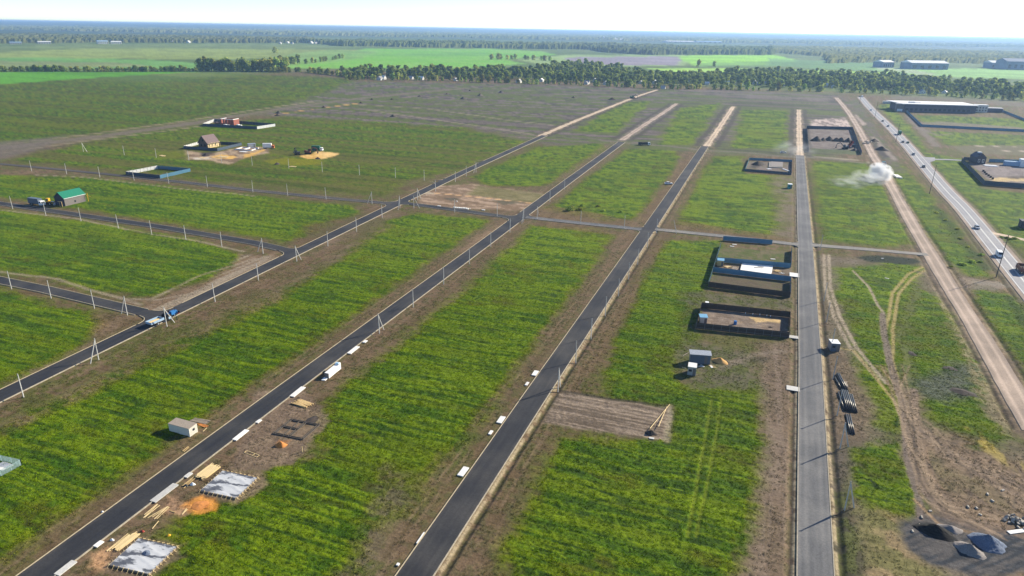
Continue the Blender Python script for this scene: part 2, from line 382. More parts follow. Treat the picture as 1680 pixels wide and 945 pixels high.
# --- plots between the long roads
grass([(-60,735),(0,700),(200,603),(480,472),(560,425),(640,362),(690,352),(800,362),(740,402),(640,474),(450,606),(250,745),(70,872),(-60,960)], bright=.62)
grass([(255,1000),(285,900),(300,855),(350,835),(410,790),(470,760),(540,735),(530,690),(560,655),(640,588),(760,482),(850,398),(872,370),(985,378),(1003,386),(960,442),(900,522),(830,620),(760,722),(680,812),(590,900),(520,1000)], bright=.66)
grass([(930,722),(1040,735),(1100,712),(1108,668),(1120,650),(1240,640),(1247,740),(1228,850),(1190,930),(1150,1000),(850,1000),(838,905),(900,790)], bright=.6)
grass([(1088,397),(1180,398),(1165,450),(1150,500),(1125,560),(1105,600),(1110,640),(1230,650),(1225,680),(1120,665),(1010,652),(1000,600),(1040,505),(1075,432)], bright=.6, feather=3)
grass([(1336,264),(1425,268),(1448,300),(1500,400),(1440,402),(1352,392),(1340,330)], bright=.5, feather=4)
grass([(1168,258),(1215,256),(1222,284),(1298,291),(1290,340),(1268,392),(1110,368),(1130,322)], bright=.7, olive=.35)
grass([(1030,243),(1100,240),(1112,256),(1100,292),(1045,358),(1000,362),(915,350),(895,343),(960,296)], bright=.62)
grass([(882,242),(1000,234),(990,245),(895,305),(800,303),(775,290)], bright=.6)
grass([(942,216),(1012,168),(1072,166),(1060,180),(1010,219)], feather=6, warp=8, bright=.66)
grass([(1075,238),(1112,178),(1185,168),(1178,185),(1140,240)], feather=6, warp=8, bright=.58)
grass([(1195,244),(1215,180),(1294,180),(1298,246)], feather=6, warp=8, bright=.6)
grass([(-150,265),(0,287),(160,293),(420,322),(560,338),(592,346),(520,378),(468,396),(350,375),(100,337),(-150,300)], bright=.5)
grass([(-150,335),(0,345),(200,374),(360,405),(395,420),(360,450),(250,485),(160,474),(0,438),(-150,410)], bright=.5)
grass([(-150,450),(0,482),(150,516),(165,535),(95,588),(0,628),(-150,700)], bright=.5)
# --- left of road A, olive and patchy
mL = grass([(20,262),(200,222),(330,205),(600,180),(780,215),(870,232),(770,270),(690,292),(620,322),(420,303),(200,280)], feather=9, warp=10, bright=.36, olive=1.0)
mix(mL*sstep(fbm(X,Y,200,8,oct=4,seed=53),.46,.64), DRYG*1.05, .75); mix(mL*sstep(fbm(X,Y,160,5,oct=3,seed=54),.56,.68), (.040,.060,.012), .6)
mF = grass([(-700,150),(0,133),(330,120),(560,128),(600,142),(520,175),(330,196),(150,222),(-20,246),(-500,300)], feather=12, warp=15, bright=.25, olive=1.0)
mix(mF*sstep(fbm(X+.15*Y,Y,420,11,oct=4,seed=51),.40,.60), (.098,.112,.026), .85); mix(mF*sstep(fbm(X+.15*Y,Y,380,7,oct=3,seed=52),.56,.68), (.050,.060,.018), .7); mix(mF*sstep(fbm(X,Y,40,3,oct=3,seed=57),.55,.7), (.045,.050,.018), .6)
# --- grey worked soil of the far plots
gs = m_poly([(430,188),(520,158),(580,134),(850,138),(1080,146),(1370,153),(1400,170),(1380,262),(900,236),(760,208)], 12, 14)
gs2 = gs*(1-np.clip(m_poly([(942,216),(1012,168),(1072,166),(1010,219)],6,8)+m_poly([(1075,238),(1112,178),(1185,168),(1140,240)],6,8)+m_poly([(1195,244),(1215,180),(1294,180),(1298,246)],6,8)+m_poly([(882,242),(1000,234),(895,305),(775,290)],6,8),0,1))
mix(gs2, patchy(GREYS*.66, GREYS*.92, sstep(fbm(X,Y,150,5,oct=4,seed=59),.4,.62))); G *= 1-gs2*.8
mix(gs2*sstep(fbm(X,Y,260,9,oct=3,seed=61),.43,.55), (.085,.105,.032), .9)
mix(gs2*sstep(fbm(X,Y,220,4,oct=3,seed=71),.60,.72), (.055,.050,.045), .75)
mix(gs2*m_poly([(600,160),(740,140),(1000,146),(880,200),(700,186)],10,10)*sstep(fbm(X,Y,90,6,oct=3,seed=63),.52,.7), (.09,.10,.04), .8)
for ln in [[(560,170),(700,178),(840,198),(905,205)],[(600,180),(820,212),(880,222)]]: mix(m_line(ln,2.4,1.8,1), PALE*.85, .6)
for yy,k in ((149,.8),(153,.7),(157,.8),(163,.5)): mix(m_line([(850,yy-6),(1080,yy+1),(1380,yy+8)],3.6,2.4,3)*sstep(nm,.30,.55), (.050,.055,.032), k)
for ln in [[(380,197),(430,192),(500,181),(585,170)]]: mix(m_line(ln,2.6,1.6,.6)*sstep(nb,.36,.50), OCHRE*.9, .8)
mix(m_line([(-200,268),(0,243),(150,226),(300,205),(420,185),(520,170),(620,158),(760,145)],9,4,4), (.15,.128,.098), .85); 
mix(m_line([(-200,262),(0,238),(150,220),(300,199),(420,180),(520,166)],3.0,2.0,1), (.24,.20,.14), .8)
mix(m_line([(-100,275),(0,251),(150,230),(240,219),(330,207)],2.4,1.4,.5), (.22,.19,.13), .8); mix(m_line([(-100,279),(0,254.5),(150,233),(240,222)],1.8,1.2,.8), (.06,.055,.04), .6)
mix(m_poly([(-100,268),(0,232),(110,222),(60,246),(0,262)],8,6), (.135,.115,.10), .7)
# verge bands of road A and the left streets (worn brown)
for ln,wv in (([(0,640),(140,575),(330,486),(440,432)],5.0),([(500,417),(600,370),(640,350)],6.0),([(0,705),(200,612),(470,478),(630,372)],4.0)): mix(m_line(ln,wv,3,3)*(.35+.65*sstep(nf,.3,.6)), patchy((.155,.115,.08),(.10,.085,.045),sstep(nm,.4,.6)), .8); 
mix(m_poly([(395,416),(450,420),(450,432),(330,490),(240,520),(220,516),(250,495),(350,458)],2.5,2), patchy(SOILP, PALE*.9, sstep(lng,.4,.65)), .9); mix(m_poly([(150,515),(215,518),(232,526),(175,552),(150,545)],3,3), patchy(SOILP, SOIL, sstep(nm,.4,.65)), .85)
mix(m_poly([(500,372),(620,342),(650,340),(600,362),(500,405),(478,400)],4,4), patchy(SOIL,(.09,.075,.04),sstep(nm,.4,.65)), .8)
for ln in ([(440,440),(340,476),(262,492),(200,490)],[(420,424),(330,452),(250,490)]): mix(m_line(ln,.7,.5,.5), PALE, .6)
for ln in [[(0,445),(90,458),(160,478),(232,500)],[(0,345),(120,358),(250,385),(330,397),(400,412)],[(60,287),(150,292),(280,308),(420,322)]]: mix(m_line(ln,.8,.5,1.0), PALE, .6)
# grey-brown worn bands along B, C and D
for off, src, wv in ((6.5,B,3.8),(-7.5,B,3.8),(6.8,C,4.4),(-7.0,C,4.2),(-5.2,D,3.0)):
    nn = normals(src); ln = [p+q*off for p,q in zip(src,nn)]
    mix(m_line(None,wv,2.5,1.2,world=ln,fine=1.5)*(.3+.7*sstep(lng*.6+nf*.4,.36,.56)), patchy((.140,.098,.064),(.085,.072,.040),sstep(nf,.42,.62)), .7)
    for k in (-1.1,.9): mix(m_line(None,.32,.25,.25,world=[p+q*(off+k) for p,q in zip(src,nn)])*sstep(nm,.36,.6), (.22,.16,.105), .5)
mix(m_poly([(1245,560),(1305,560),(1306,1000),(1200,1000),(1235,850),(1255,740)],3,2), patchy((.150,.112,.082),(.19,.145,.112),sstep(lng,.38,.62)), .85)
mix(m_poly([(1260,290),(1304,290),(1306,392),(1262,394),(1275,340)],4,3), patchy((.16,.13,.10),(.115,.11,.05),sstep(nm,.4,.62)), .8)
mix(m_poly([(1120,480),(1300,490),(1300,510),(1160,498),(1130,560),(1230,575),(1250,640),(1130,640),(1115,600)],3,3), patchy((.105,.10,.065),(.075,.085,.03),sstep(nf,.4,.62)), .8)
# tilled plot, its furrows run across
tl = m_poly([(918,642),(1098,668),(1092,722),(1068,722),(890,694)],1.0,.6,fine=1.4)
mix(tl, patchy((.115,.090,.068),(.225,.180,.140),sstep(fbm(X,Y,16,.55,oct=3,seed=83),.42,.62))); G *= 1-tl
mix(m_line([(918,641),(1000,654),(1100,667)],.5,.35), (.04,.034,.025), .85); mix(m_line([(1100,667),(1092,724)],.9,.6,.6), PALE*1.1, .6)
# building plot at the crossing with pink sand strip
bp_ = m_poly([(692,322),(715,305),(780,302),(890,318),(905,322),(860,345),(700,342),(684,334)],2,2)
mix(bp_, patchy(SOILP*1.05,(.33,.245,.18),sstep(fbm(X,Y,9,3,oct=4,seed=91),.42,.66))); G *= 1-bp_; mix(bp_*m_poly([(780,304),(900,318),(880,334),(770,318)],3,4), (.13,.13,.05), .7)
mix(m_line([(700,316),(740,319),(800,325),(878,334)],.7,.4,.3), (.56,.36,.20), .9); mix(m_poly([(695,317),(702,314),(712,318),(700,320)],1,1), PALE*1.2)
mix(m_poly([(728,325),(748,324),(758,327),(742,330)],1.5,1), (.09,.08,.06), .9); mix(m_poly([(808,328),(850,330),(860,333),(825,336)],2,1), (.10,.09,.06), .9)
# house site
hs_ = m_poly([(304,247),(345,252),(400,240),(440,243),(442,251),(400,259),(378,270),(340,263),(306,262)],2,2)
mix(hs_, patchy(SOILP,(.34,.26,.18),sstep(nm,.4,.6))); G *= 1-hs_
mix(m_poly([(345,258),(362,253),(390,257),(380,261),(360,260)],1.2,1), OCHRE*1.15); mix(m_poly([(400,254),(420,249),(432,244),(436,246),(415,256),(398,259)],1.2,1), OCHRE); mix(m_poly([(316,259),(340,257),(345,260),(320,262)],1,1), (.5,.44,.36))
mix(m_poly([(328,252),(345,249),(352,251),(332,257)],1,1), (.06,.05,.045))
# ochre pit
oc = m_poly([(487,256),(512,253),(517,249),(522,248.5),(556,251),(555,254),(530,261),(505,261)],1.0,1.0); mix(oc, patchy(OCHRE,(.62,.43,.20),sstep(nm,.4,.6))); G *= 1-oc
mix(m_poly([(434,264),(470,259),(530,263),(528,270),(480,272),(440,268)],2.5,2), (.16,.16,.030), .85)
mix(m_poly([(250,250),(300,246),(306,258),(262,262)],4,3), (.12,.13,.03), .7)
# junction dirt and corners
for pl,c in (([(745,410),(830,362),(846,364),(800,392),(770,415)],SOILP),([(866,366),(905,366),(980,376),(1040,383),(1035,398),(1000,386),(880,372)],SOIL),([(1065,392),(1100,390),(1096,400),(1060,440),(1020,500),(975,580),(940,640),(985,600),(1040,500)],SOIL),([(884,345),(905,338),(1040,362),(1050,370),(960,368),(880,357)],SOIL*1.05),([(1098,372),(1105,360),(1130,365),(1270,386),(1300,392),(1290,398),(1180,388)],SOIL),([(1045,360),(1100,293),(1118,262),(1150,262),(1110,325),(1075,372)],SOIL*1.05)):
    mix(m_poly(pl,2.5,2.5), patchy(c, c*1.35, sstep(lng*.5+nm*.5,.42,.62)), .75)
# --- right of road D: rough meadow with wheel tracks
mix(m_poly([(1345,418),(1520,425),(1560,500),(1620,640),(1720,780),(1720,1000),(1360,1000),(1352,600)],4,4), patchy((.125,.105,.075),(.165,.135,.105),sstep(nm,.4,.62)), .9)
grass([(1372,440),(1480,430),(1520,440),(1500,470),(1490,500),(1480,560),(1488,700),(1470,690),(1420,620),(1390,530),(1372,480)], feather=3, warp=4, bright=.62, olive=.8, grow=0)
grass([(1505,470),(1530,480),(1560,520),(1600,600),(1630,680),(1660,712),(1640,740),(1560,740),(1500,690),(1490,600),(1482,540)], feather=3, warp=4, bright=.5, olive=.8, grow=-.5)
grass([(1395,735),(1470,720),(1494,760),(1512,820),(1505,860),(1440,845),(1390,800)], feather=2, warp=2, bright=.68, olive=.4, grow=-.5)
grass([(1390,600),(1440,620),(1478,690),(1470,712),(1410,690),(1400,650)], feather=3, warp=3, bright=.85, olive=.8, k=.7)
mix(m_poly([(1405,421),(1440,418),(1500,424),(1512,432),(1480,434),(1430,430)],1.2,1.5), (.022,.030,.020)); 
mix(m_poly([(1500,620),(1560,590),(1600,600),(1600,650),(1560,665),(1510,650)],4,4), (.095,.10,.085), .85); mix(m_poly([(1562,636),(1590,638),(1598,648),(1575,652)],1,1), (.022,.030,.016)); mix(m_poly([(1545,600),(1570,602),(1572,610),(1548,608)],1,1), (.022,.040,.012)); mix(m_poly([(1495,578),(1510,580),(1508,586),(1494,584)],.8,.6), (.025,.04,.012))
mix(m_poly([(1550,700),(1600,715),(1690,770),(1720,800),(1720,1000),(1640,960),(1560,850),(1515,790),(1500,730)],4,4), patchy((.14,.105,.075),(.22,.155,.100),sstep(nm,.4,.62)), .85)
grass([(1560,775),(1640,810),(1640,830),(1590,810)], feather=2, warp=2, k=.6); grass([(1520,745),(1545,770),(1560,800),(1540,790)], feather=1.5, warp=2, k=.7)
mix(m_poly([(1585,700),(1640,735),(1700,775),(1720,800),(1650,770),(1590,720)],1.5,1.5)*sstep(fbm(X,Y,1.5,8,oct=3,seed=97),.4,.6), (.30,.24,.09), .8)
mix(m_poly([(1400,835),(1480,845),(1480,900),(1560,945),(1560,1000),(1410,1000)],3,3), patchy((.25,.19,.11),(.15,.14,.06),sstep(nm,.42,.62)), .9)
mix(m_poly([(1362,800),(1392,800),(1412,900),(1412,1000),(1368,1000)],1.5,1.5), patchy((.045,.045,.03),(.075,.085,.03),sstep(nf,.42,.6)), .9)
mix(m_poly([(1350,640),(1395,640),(1400,700),(1385,800),(1360,800)],2,2), patchy((.105,.088,.07),(.065,.058,.045),sstep(nf,.42,.6)), .85)
pad_ = m_poly([(1470,862),(1500,848),(1560,846),(1620,866),(1720,885),(1720,945),(1600,945),(1525,922),(1482,897)],1.2,1.5); mix(pad_, patchy((.035,.04,.048),(.085,.08,.078),sstep(fbm(X+Y,Y-X,8,1,oct=3,seed=101),.38,.62))); G *= 1-pad_
for ln,c,hw in (([(1352,418),(1354,470),(1368,520),(1395,570),(1440,622)],PALE,.5),([(1360,418),(1362,470),(1378,520),(1405,570),(1455,630)],PALE,.5),
    ([(1525,432),(1490,450),(1464,480),(1458,520),(1453,540)],STRAW,.45),([(1528,438),(1497,456),(1474,482),(1468,520),(1464,545)],STRAW,.45),([(1466,545),(1464,590),(1478,640),(1488,690)],STRAW,.4),
    ([(1400,445),(1425,470),(1440,500),(1450,515)],PALE,.4),([(1352,565),(1400,575),(1430,610),(1468,660),(1482,690)],STRAW*.9,.4)): mix(m_line(ln,hw*1.25,.35,.2), np.asarray(c)*1.1, .85); G *= 1-m_line(ln,hw*1.7,.4,.2)*.95
for ln,c,hw in (([(1447,515),(1450,545),(1458,590),(1470,630),(1480,660),(1488,700),(1500,760),(1520,810),(1560,850),(1620,870)],(.17,.135,.115),1.1),([(1500,640),(1502,690),(1515,750),(1535,800),(1590,850),(1680,880)],(.18,.14,.115),1.0),
    ([(1490,690),(1530,720),(1590,760),(1680,800)],(.185,.15,.125),1.0),([(1482,680),(1490,760),(1510,830),(1508,850)],(.16,.13,.115),.8),([(1505,700),(1540,735),(1600,775),(1680,820)],(.185,.15,.125),.8)): mix(m_line(ln,hw,.4,.3), c, .9); G *= 1-m_line(ln,hw,.4,.3)*.9
for ln in ([(1510,720),(1520,780),(1545,815),(1585,850)],[(1516,722),(1528,780),(1555,815),(1600,850)],[(1500,820),(1540,860),(1600,875)]): mix(m_line(ln,.35,.25,.2), (.32,.225,.14), .8)
mix(m_line([(1586,806),(1620,830),(1660,848)],.7,.4,.3), (.035,.033,.032), .95)
for ln in ([(1415,785),(1428,790),(1440,797)],[(1428,788),(1438,800),(1450,806)],[(1470,700),(1472,690)]): mix(m_line(ln,.4,.3), (.02,.035,.01), .9)
mix(m_poly([(1660,790),(1700,790),(1700,810),(1660,805)],1.5,1.5), (.36,.27,.20), .8)
mix(m_poly([(1620,560),(1612,600),(1640,650),(1655,700),(1640,715),(1600,640),(1570,560),(1540,500),(1530,470),(1560,490)],1.5,1.5)*sstep(nf,.4,.6), (.24,.20,.13), .7)
mix(m_poly([(1350,555),(1392,580),(1418,630),(1432,690),(1412,722),(1362,738)],2.2,2.0,fine=3), patchy((.115,.088,.062),(.165,.125,.090),sstep(nf*.6+nm*.4,.4,.6)), .92); G *= 1-.95*m_poly([(1350,555),(1392,580),(1418,630),(1432,690),(1412,722),(1362,738)],2.2,2.0,fine=3)
ch = m_poly([(1478,640),(1510,640),(1530,690),(1600,740),(1720,790),(1720,880),(1600,870),(1530,850),(1505,800),(1482,700)],2.5,2.0,fine=3); mix(ch, patchy((.12,.09,.068),(.19,.14,.10),sstep(fbm(X*.92-Y*.39,X*.39+Y*.92,1.1,14,oct=4,seed=231),.38,.6)), .75); G *= 1-.8*ch
for i in range(26):
    rr_ = random.Random(i); o1, o2, o3, o4 = [rr_.gauss(0,1) for _ in range(4)]; bx_ = i % 2
    ln = [(1462+14*o1,600),(1480+10*o2,655),(1494+9*o1,715),(1512+14*o3,770),(1548+22*o4,825),(1640+30*o3,868+8*o1)] if bx_ else [(1486+8*o1,670),(1515+12*o2,708+6*o1),(1570+16*o3,752+9*o2),(1640+20*o1,790+12*o3),(1720,825+16*o4)]
    mix(m_line(None,.28,.22,.2,world=smooth_line(PP(*ln))), (.27,.205,.145) if i % 3 else (.07,.055,.042), .55)
# --- strip between dirt road and highway, and the lots beyond
grass([(1460,290),(1480,270),(1530,330),(1580,400),(1620,450),(1560,452),(1530,410),(1490,340)], feather=3, warp=3, bright=.55, olive=.5)
grass([(1610,480),(1680,490),(1760,560),(1800,680),(1720,660),(1650,560)], feather=3, warp=3, bright=.42, olive=.7)
mix(m_line([(1535,340),(1580,400),(1620,440)],2.5,2,2), (.03,.05,.014), .75); mix(m_line([(1660,490),(1690,540),(1730,620)],2.0,1.5,2), (.03,.05,.014), .75)
mix(m_poly([(1555,452),(1640,462),(1650,470),(1640,478),(1575,475)],1.5,1.5), patchy((.2,.165,.13),(.14,.125,.09),sstep(nm,.4,.6)))
mix(m_line([(1540,452),(1590,462),(1640,467),(1680,470)],1.8,.8,.6), (.21,.185,.15), .9)
mix(m_poly([(1395,165),(1405,162),(1450,230),(1490,285),(1470,285),(1440,250),(1410,205)],3,4), patchy((.105,.092,.075),(.09,.10,.045),sstep(nm,.4,.6)), .9)
grass([(1442,172),(1460,170),(1485,200),(1520,250),(1580,262),(1612,310),(1680,316),(1760,330),(1760,430),(1690,420),(1640,385),(1590,330),(1530,272),(1500,240)], feather=4, warp=4, bright=.52, olive=.6)
grass([(1500,190),(1560,190),(1680,196),(1760,205),(1760,216),(1680,212),(1520,204)], feather=5, warp=4, bright=.55); grass([(1520,215),(1680,222),(1760,230),(1760,240),(1680,238),(1560,238)], feather=5, warp=5, bright=.5)
mix(m_poly([(1500,200),(1520,206),(1680,214),(1680,210),(1560,200)],4,4), GREYS*1.2, .7); mix(m_line([(1490,190),(1515,215),(1535,240)],4,3,3), GREYS*1.1, .7); mix(m_line([(1500,208),(1540,222),(1560,220)],3,2,2), GREYS*1.1, .6)
mix(m_poly([(1585,252),(1680,255),(1760,258),(1760,240),(1680,238),(1560,240)],4,4), (.125,.12,.075), .8)
for yy in (239.5,247): mix(m_line([(1600,yy),(1640,yy+.5),(1720,yy+2)],1.8,1.2,1.5)*sstep(nb,.38,.5), (.40,.33,.28), .8)
lot8 = m_poly([(1590,268),(1640,269),(1760,274),(1760,304),(1680,301),(1625,297)],2,1); mix(lot8, patchy((.17,.145,.14),(.22,.19,.18),sstep(nm,.4,.6))); G *= 1-lot8
mix(m_poly([(1625,292),(1660,291),(1700,293),(1720,297),(1630,298)],1.5,1.5), (.5,.38,.20), .85); mix(m_poly([(1650,290),(1690,288),(1700,292),(1660,294)],1,1), (.08,.065,.05), .9)
mix(m_poly([(1455,162),(1600,168),(1680,176),(1760,185),(1760,178),(1600,158),(1470,156)],6,6), (.14,.125,.10), .7)
lot9 = m_poly([(1325,211),(1398,213),(1413,254),(1326,250)],2,1); mix(lot9, patchy((.15,.125,.115),(.19,.165,.15),sstep(nm,.4,.6))); G *= 1-lot9; mix(lot9*m_poly([(1326,243),(1415,247),(1418,256),(1326,254)],3,2), (.06,.085,.03), .8)
mix(m_poly([(1331,197),(1388,193),(1398,210),(1330,208)],2,2), patchy((.20,.165,.15),(.46,.38,.34),sstep(fbm(X*.8+Y*.25,Y,3,30,oct=3,seed=111),.42,.6)))
mix(m_poly([(1398,190),(1406,188),(1422,205),(1412,206)],2,2), (.42,.34,.30), .7); mix(m_poly([(1410,225),(1422,224),(1430,238),(1418,240)],1.5,1.5), (.42,.34,.28), .8); mix(m_poly([(1426,228),(1450,248),(1460,258),(1450,262),(1432,245)],2,2), (.05,.045,.05), .8); mix(m_line([(1432,225),(1468,262)],2,1.5,1.5), (.27,.225,.20), .7)
for src, off in ((FAR_A,7),(FAR_B,8),(FAR_B,-8),(FAR_C,8.5),(FAR_C,-8.5),(FAR_D,7),(FAR_D,-7),(FAR_A,-5)):
    nn = normals(src); mix(m_line(None,2.6,1.6,1.6,world=[p+q*off for p,q in zip(src,nn)]), (.062,.054,.046), .8)
mix(m_line([(990,231),(1100,240),(1160,247),(1230,251),(1305,258),(1340,258),(1425,268)],3.2,1.8,1.5), (.155,.138,.11), .8); mix(m_line([(1338,257.5),(1400,262),(1425,266)],1.2,.8), (.34,.29,.22), .7)
# lots inside the fences near road D
for pl,c1,c2 in (([(1183,406),(1296,413),(1296,438),(1172,430)],(.085,.10,.035),(.12,.105,.06)),([(1172,432),(1296,441),(1296,459),(1168,447)],(.11,.085,.065),(.15,.12,.09)),([(1168,449),(1296,463),(1296,487),(1162,470)],(.105,.085,.06),(.085,.08,.045)),([(1151,506),(1294,521),(1293,553),(1143,538)],(.16,.125,.10),(.205,.165,.135)),([(1229,264),(1298,267),(1297,286),(1223,280)],(.17,.14,.125),(.12,.11,.07))):
    mp_ = m_poly(pl,.5,.2); mix(mp_, patchy(c1,c2,sstep(nm*.5+nf*.5,.42,.6))); G *= 1-mp_
mix(m_poly([(1225,519),(1250,521),(1262,523),(1281,525),(1280,530),(1262,527),(1240,528)],.5,.4), (.52,.38,.20), .9); mix(m_poly([(1210,524),(1238,526),(1270,536),(1230,534),(1205,530)],.6,.6)*sstep(fbm(X,Y,3,.8,oct=3,seed=121),.5,.6), (.30,.23,.16), .7)
mix(m_poly([(1235,268),(1250,265),(1255,270),(1240,276),(1230,275)],1.5,1), (.05,.045,.04), .9)
mix(m_poly([(1195,590),(1240,578),(1290,573),(1290,578),(1240,584),(1200,600),(1180,605)],1.2,1.2), (.19,.155,.12), .8); mix(m_poly([(1230,585),(1265,585),(1260,593),(1235,592)],1,1), (.07,.06,.045), .7)
mix((m_line([(1168,655),(1150,760),(1128,880)],.35,.3)+m_line([(1184,655),(1168,760),(1142,880)],.35,.3)), (.135,.165,.03), .6); G *= 1-.8*np.clip(m_line([(1168,655),(1150,760),(1128,880)],.45,.3)+m_line([(1184,655),(1168,760),(1142,880)],.45,.3),0,1)
# building sites beside road B
for pl,c in (([(300,830),(330,815),(352,820),(350,838),(318,842)],(.50,.23,.075)),([(160,905),(200,890),(215,915),(175,935),(150,930)],(.36,.22,.13)),([(270,815),(320,830),(300,850),(265,845)],(.24,.155,.10)),([(420,640),(500,640),(545,690),(480,760),(420,775),(370,770),(400,720)],(.155,.115,.085)),([(360,770),(430,775),(440,800),(390,830),(330,815)],(.15,.11,.08)),([(200,875),(300,895),(300,915),(245,950),(170,940)],(.14,.105,.075))):
    mp_ = m_poly(pl,1.0,1.0); mix(mp_, patchy(c,np.array(c)*1.25,sstep(nf,.4,.6)), .85); G *= 1-mp_*.9
mix(m_poly([(300,830),(330,815),(352,820),(350,838),(318,842)],1.0,.8), (.50,.24,.08), .85)
mix(m_poly([(455,722),(475,723),(470,735),(450,733)],.6,.4), (.35,.17,.07), .6)
# near left plot with its worn green tracks
mix(m_poly([(640,760),(690,790),(600,945),(540,960)],3,3), patchy((.14,.115,.08),(.095,.09,.04),sstep(nf,.42,.62)), .75)
for src, hwid, c1, c2, k in ((DE,5.0,(.23,.17,.125),(.10,.078,.058),.8),(FAR_A,4.8,(.26,.20,.14),(.11,.09,.07),.75),(FAR_B,5.2,(.20,.165,.14),(.10,.085,.07),.75),(FAR_C,5.2,(.24,.19,.15),(.10,.085,.07),.75),(FAR_D,4.6,(.24,.19,.15),(.10,.085,.07),.75),(HW,7.2,(.15,.125,.095),(.10,.09,.055),.8)):
    mix(m_line(None,hwid,1.3,.9,world=smooth_line(src),fine=2.5), patchy(c2,c1,sstep(nf*.5+nm*.5,.38,.58)), k); G *= 1-.8*m_line(None,hwid,1.3,.9,world=src)
for ln in ([(1520,420),(1548,462),(1580,500)],[(1530,418),(1566,462),(1592,490)],[(1512,425),(1535,455),(1555,480)]): mix(m_line(ln,.8,.5,.5), (.26,.20,.145), .7)
mix(m_poly([(1505,408),(1540,412),(1590,455),(1600,480),(1545,482),(1520,445)],2.5,2.5), patchy((.13,.10,.075),(.22,.17,.125),sstep(fbm(X,Y,2,9,oct=3,seed=181),.4,.6)), .8)
# weeds and bare patches break up the plots
bare = sstep(fbm(X,Y,18,9,oct=4,seed=211),.63,.74)*(RR < 900); mix(bare*G, patchy((.085,.078,.03),(.08,.10,.02),sstep(nf,.4,.6)), .5)
dock = sstep(fbm(X,Y,7,5,oct=3,seed=221),.66,.74)*(RR < 500)*G; mix(dock, (.040,.085,.010), .6)
# --- far country: meadows, ploughland, woods
def far(px, c, feather=25, warp=20, k=1.0, c2=None, g=.3):
    m = m_poly(px, feather, warp); n = sstep(fbm(X,Y,260,40,oct=4,seed=131),.38,.64)
    mix(m, 2.1*patchy(c, np.asarray(c2) if c2 is not None else np.asarray(c)*1.25, n), k); global G; G = np.maximum(G*(1-m), m*g)
beyond = sstep(Y*.93+X*.05, 1180, 1300)+sstep(-X,900,1050)*sstep(Y,820,960); beyond = np.clip(beyond,0,1)
mix(beyond, patchy((.085,.130,.036),(.13,.17,.055),sstep(fbm(X,Y,420,90,oct=4,seed=141),.4,.62)), .95); G *= 1-beyond*.7
far([(-500,124),(0,118),(330,117.5),(210,124),(0,138),(-400,150)], (.042,.105,.016), 8, 5)
far([(-500,105),(0,93),(250,98),(330,104),(330,113),(0,111),(-500,118)], (.060,.115,.034), 15, 12)
far([(-500,102),(0,100),(200,103),(250,109),(0,112),(-500,116)], (.085,.092,.045), 12, 12, .8)
far([(-500,90),(0,86),(150,79),(480,80),(640,84),(600,92),(330,98),(100,95)], (.092,.112,.036), 20, 20)
far([(-500,82),(0,77),(200,72),(420,71),(640,76),(480,80),(150,79)], (.062,.080,.030), 20, 20)
far([(490,100),(600,80),(800,80),(890,84),(910,90),(830,98),(860,104),(800,112),(560,112),(440,112)], (.078,.170,.030), 20, 15, c2=(.095,.175,.040))
far([(480,88),(540,82),(620,84),(590,96),(500,106),(440,112),(420,106)], (.08,.125,.04), 20, 15, .8)
far([(560,90),(760,86),(860,90),(700,93)], (.052,.115,.028), 15, 20, .6)
far([(850,98),(930,90),(1120,90),(1140,94),(1120,108),(900,110)], (.10,.135,.055), 15, 15)
far([(925,94),(1110,92.5),(1122,96),(1110,107),(940,107)], (.105,.092,.105), 12, 12)
far([(1115,91),(1270,90),(1310,99),(1280,106),(1140,108),(1118,97)], (.11,.205,.035), 15, 12)
far([(1140,103),(1270,101),(1330,104),(1260,110),(1150,110)], (.055,.10,.03), 10, 10, .7)
far([(1060,112),(1200,112),(1400,117),(1480,120),(1400,125),(1240,120),(1100,118)], (.13,.205,.048), 15, 12)
far([(1400,112),(1560,112),(1720,116),(1720,132),(1600,128),(1480,122)], (.095,.160,.055), 15, 15)
far([(1260,96),(1440,102),(1460,112),(1400,116),(1260,108)], (.052,.095,.038), 15, 15, .8)
far([(1430,108),(1480,112),(1540,122),(1520,124),(1440,114)], (.15,.155,.12), 8, 8, .6)
mix(sstep(RR,5200,7000), patchy((.030,.048,.020),(.075,.085,.048),sstep(fbm(X,Y,700,260,oct=4,seed=151),.50,.68)), .95)
# --- relief
near = 1-sstep(RR,300,800)
Z = np.zeros(NV)
Z += G*near*(.05+.16*sstep(streak*.25+nf*.75,.30,.72))*sstep(G,.2,.9)
Z += (1-G)*(1-sstep(RR,200,600))*(nf-.5)*.16
Z -= tl*near*.12*sstep(fbm(X,Y,16,.55,oct=3,seed=83),.42,.62)
flat = np.zeros(NV)
for src, wd in ((A,WR),(B,WR),(C,WR),(D,WR),(E,4.6),(L1,5),(L2,5.2),(L3,4.6),(HW,9),(DE,7),(SIDE,4)): flat = np.maximum(flat, m_line(None, wd/2+1.6, 1.0, world=src))
ditch = np.zeros(NV)
for src, off in ((C,4.7),(D,-4.6),(D,4.6),(HW,-8),(HW,8),(DE,-5.2),(DE,5.2)):
    nn = normals(src); ditch = np.maximum(ditch, m_line(None,.55,.5,.15,world=[p+q*off for p,q in zip(src,nn)]))
Z = Z*(1-flat) - .05*flat
Z -= ditch*.42*(1-sstep(RR,380,620)); mix(ditch*sstep(nf,.3,.55), (.055,.055,.026), .55)
for src, off in ((C,3.75),(D,3.65),(D,-3.65)):
    nn = normals(src); mix(m_line(None,.42,.25,.1,world=[p+q*off for p,q in zip(src,nn)])*sstep(nf,.28,.5), (.34,.28,.19), .8)
hill = sstep(RR,7000,26000)
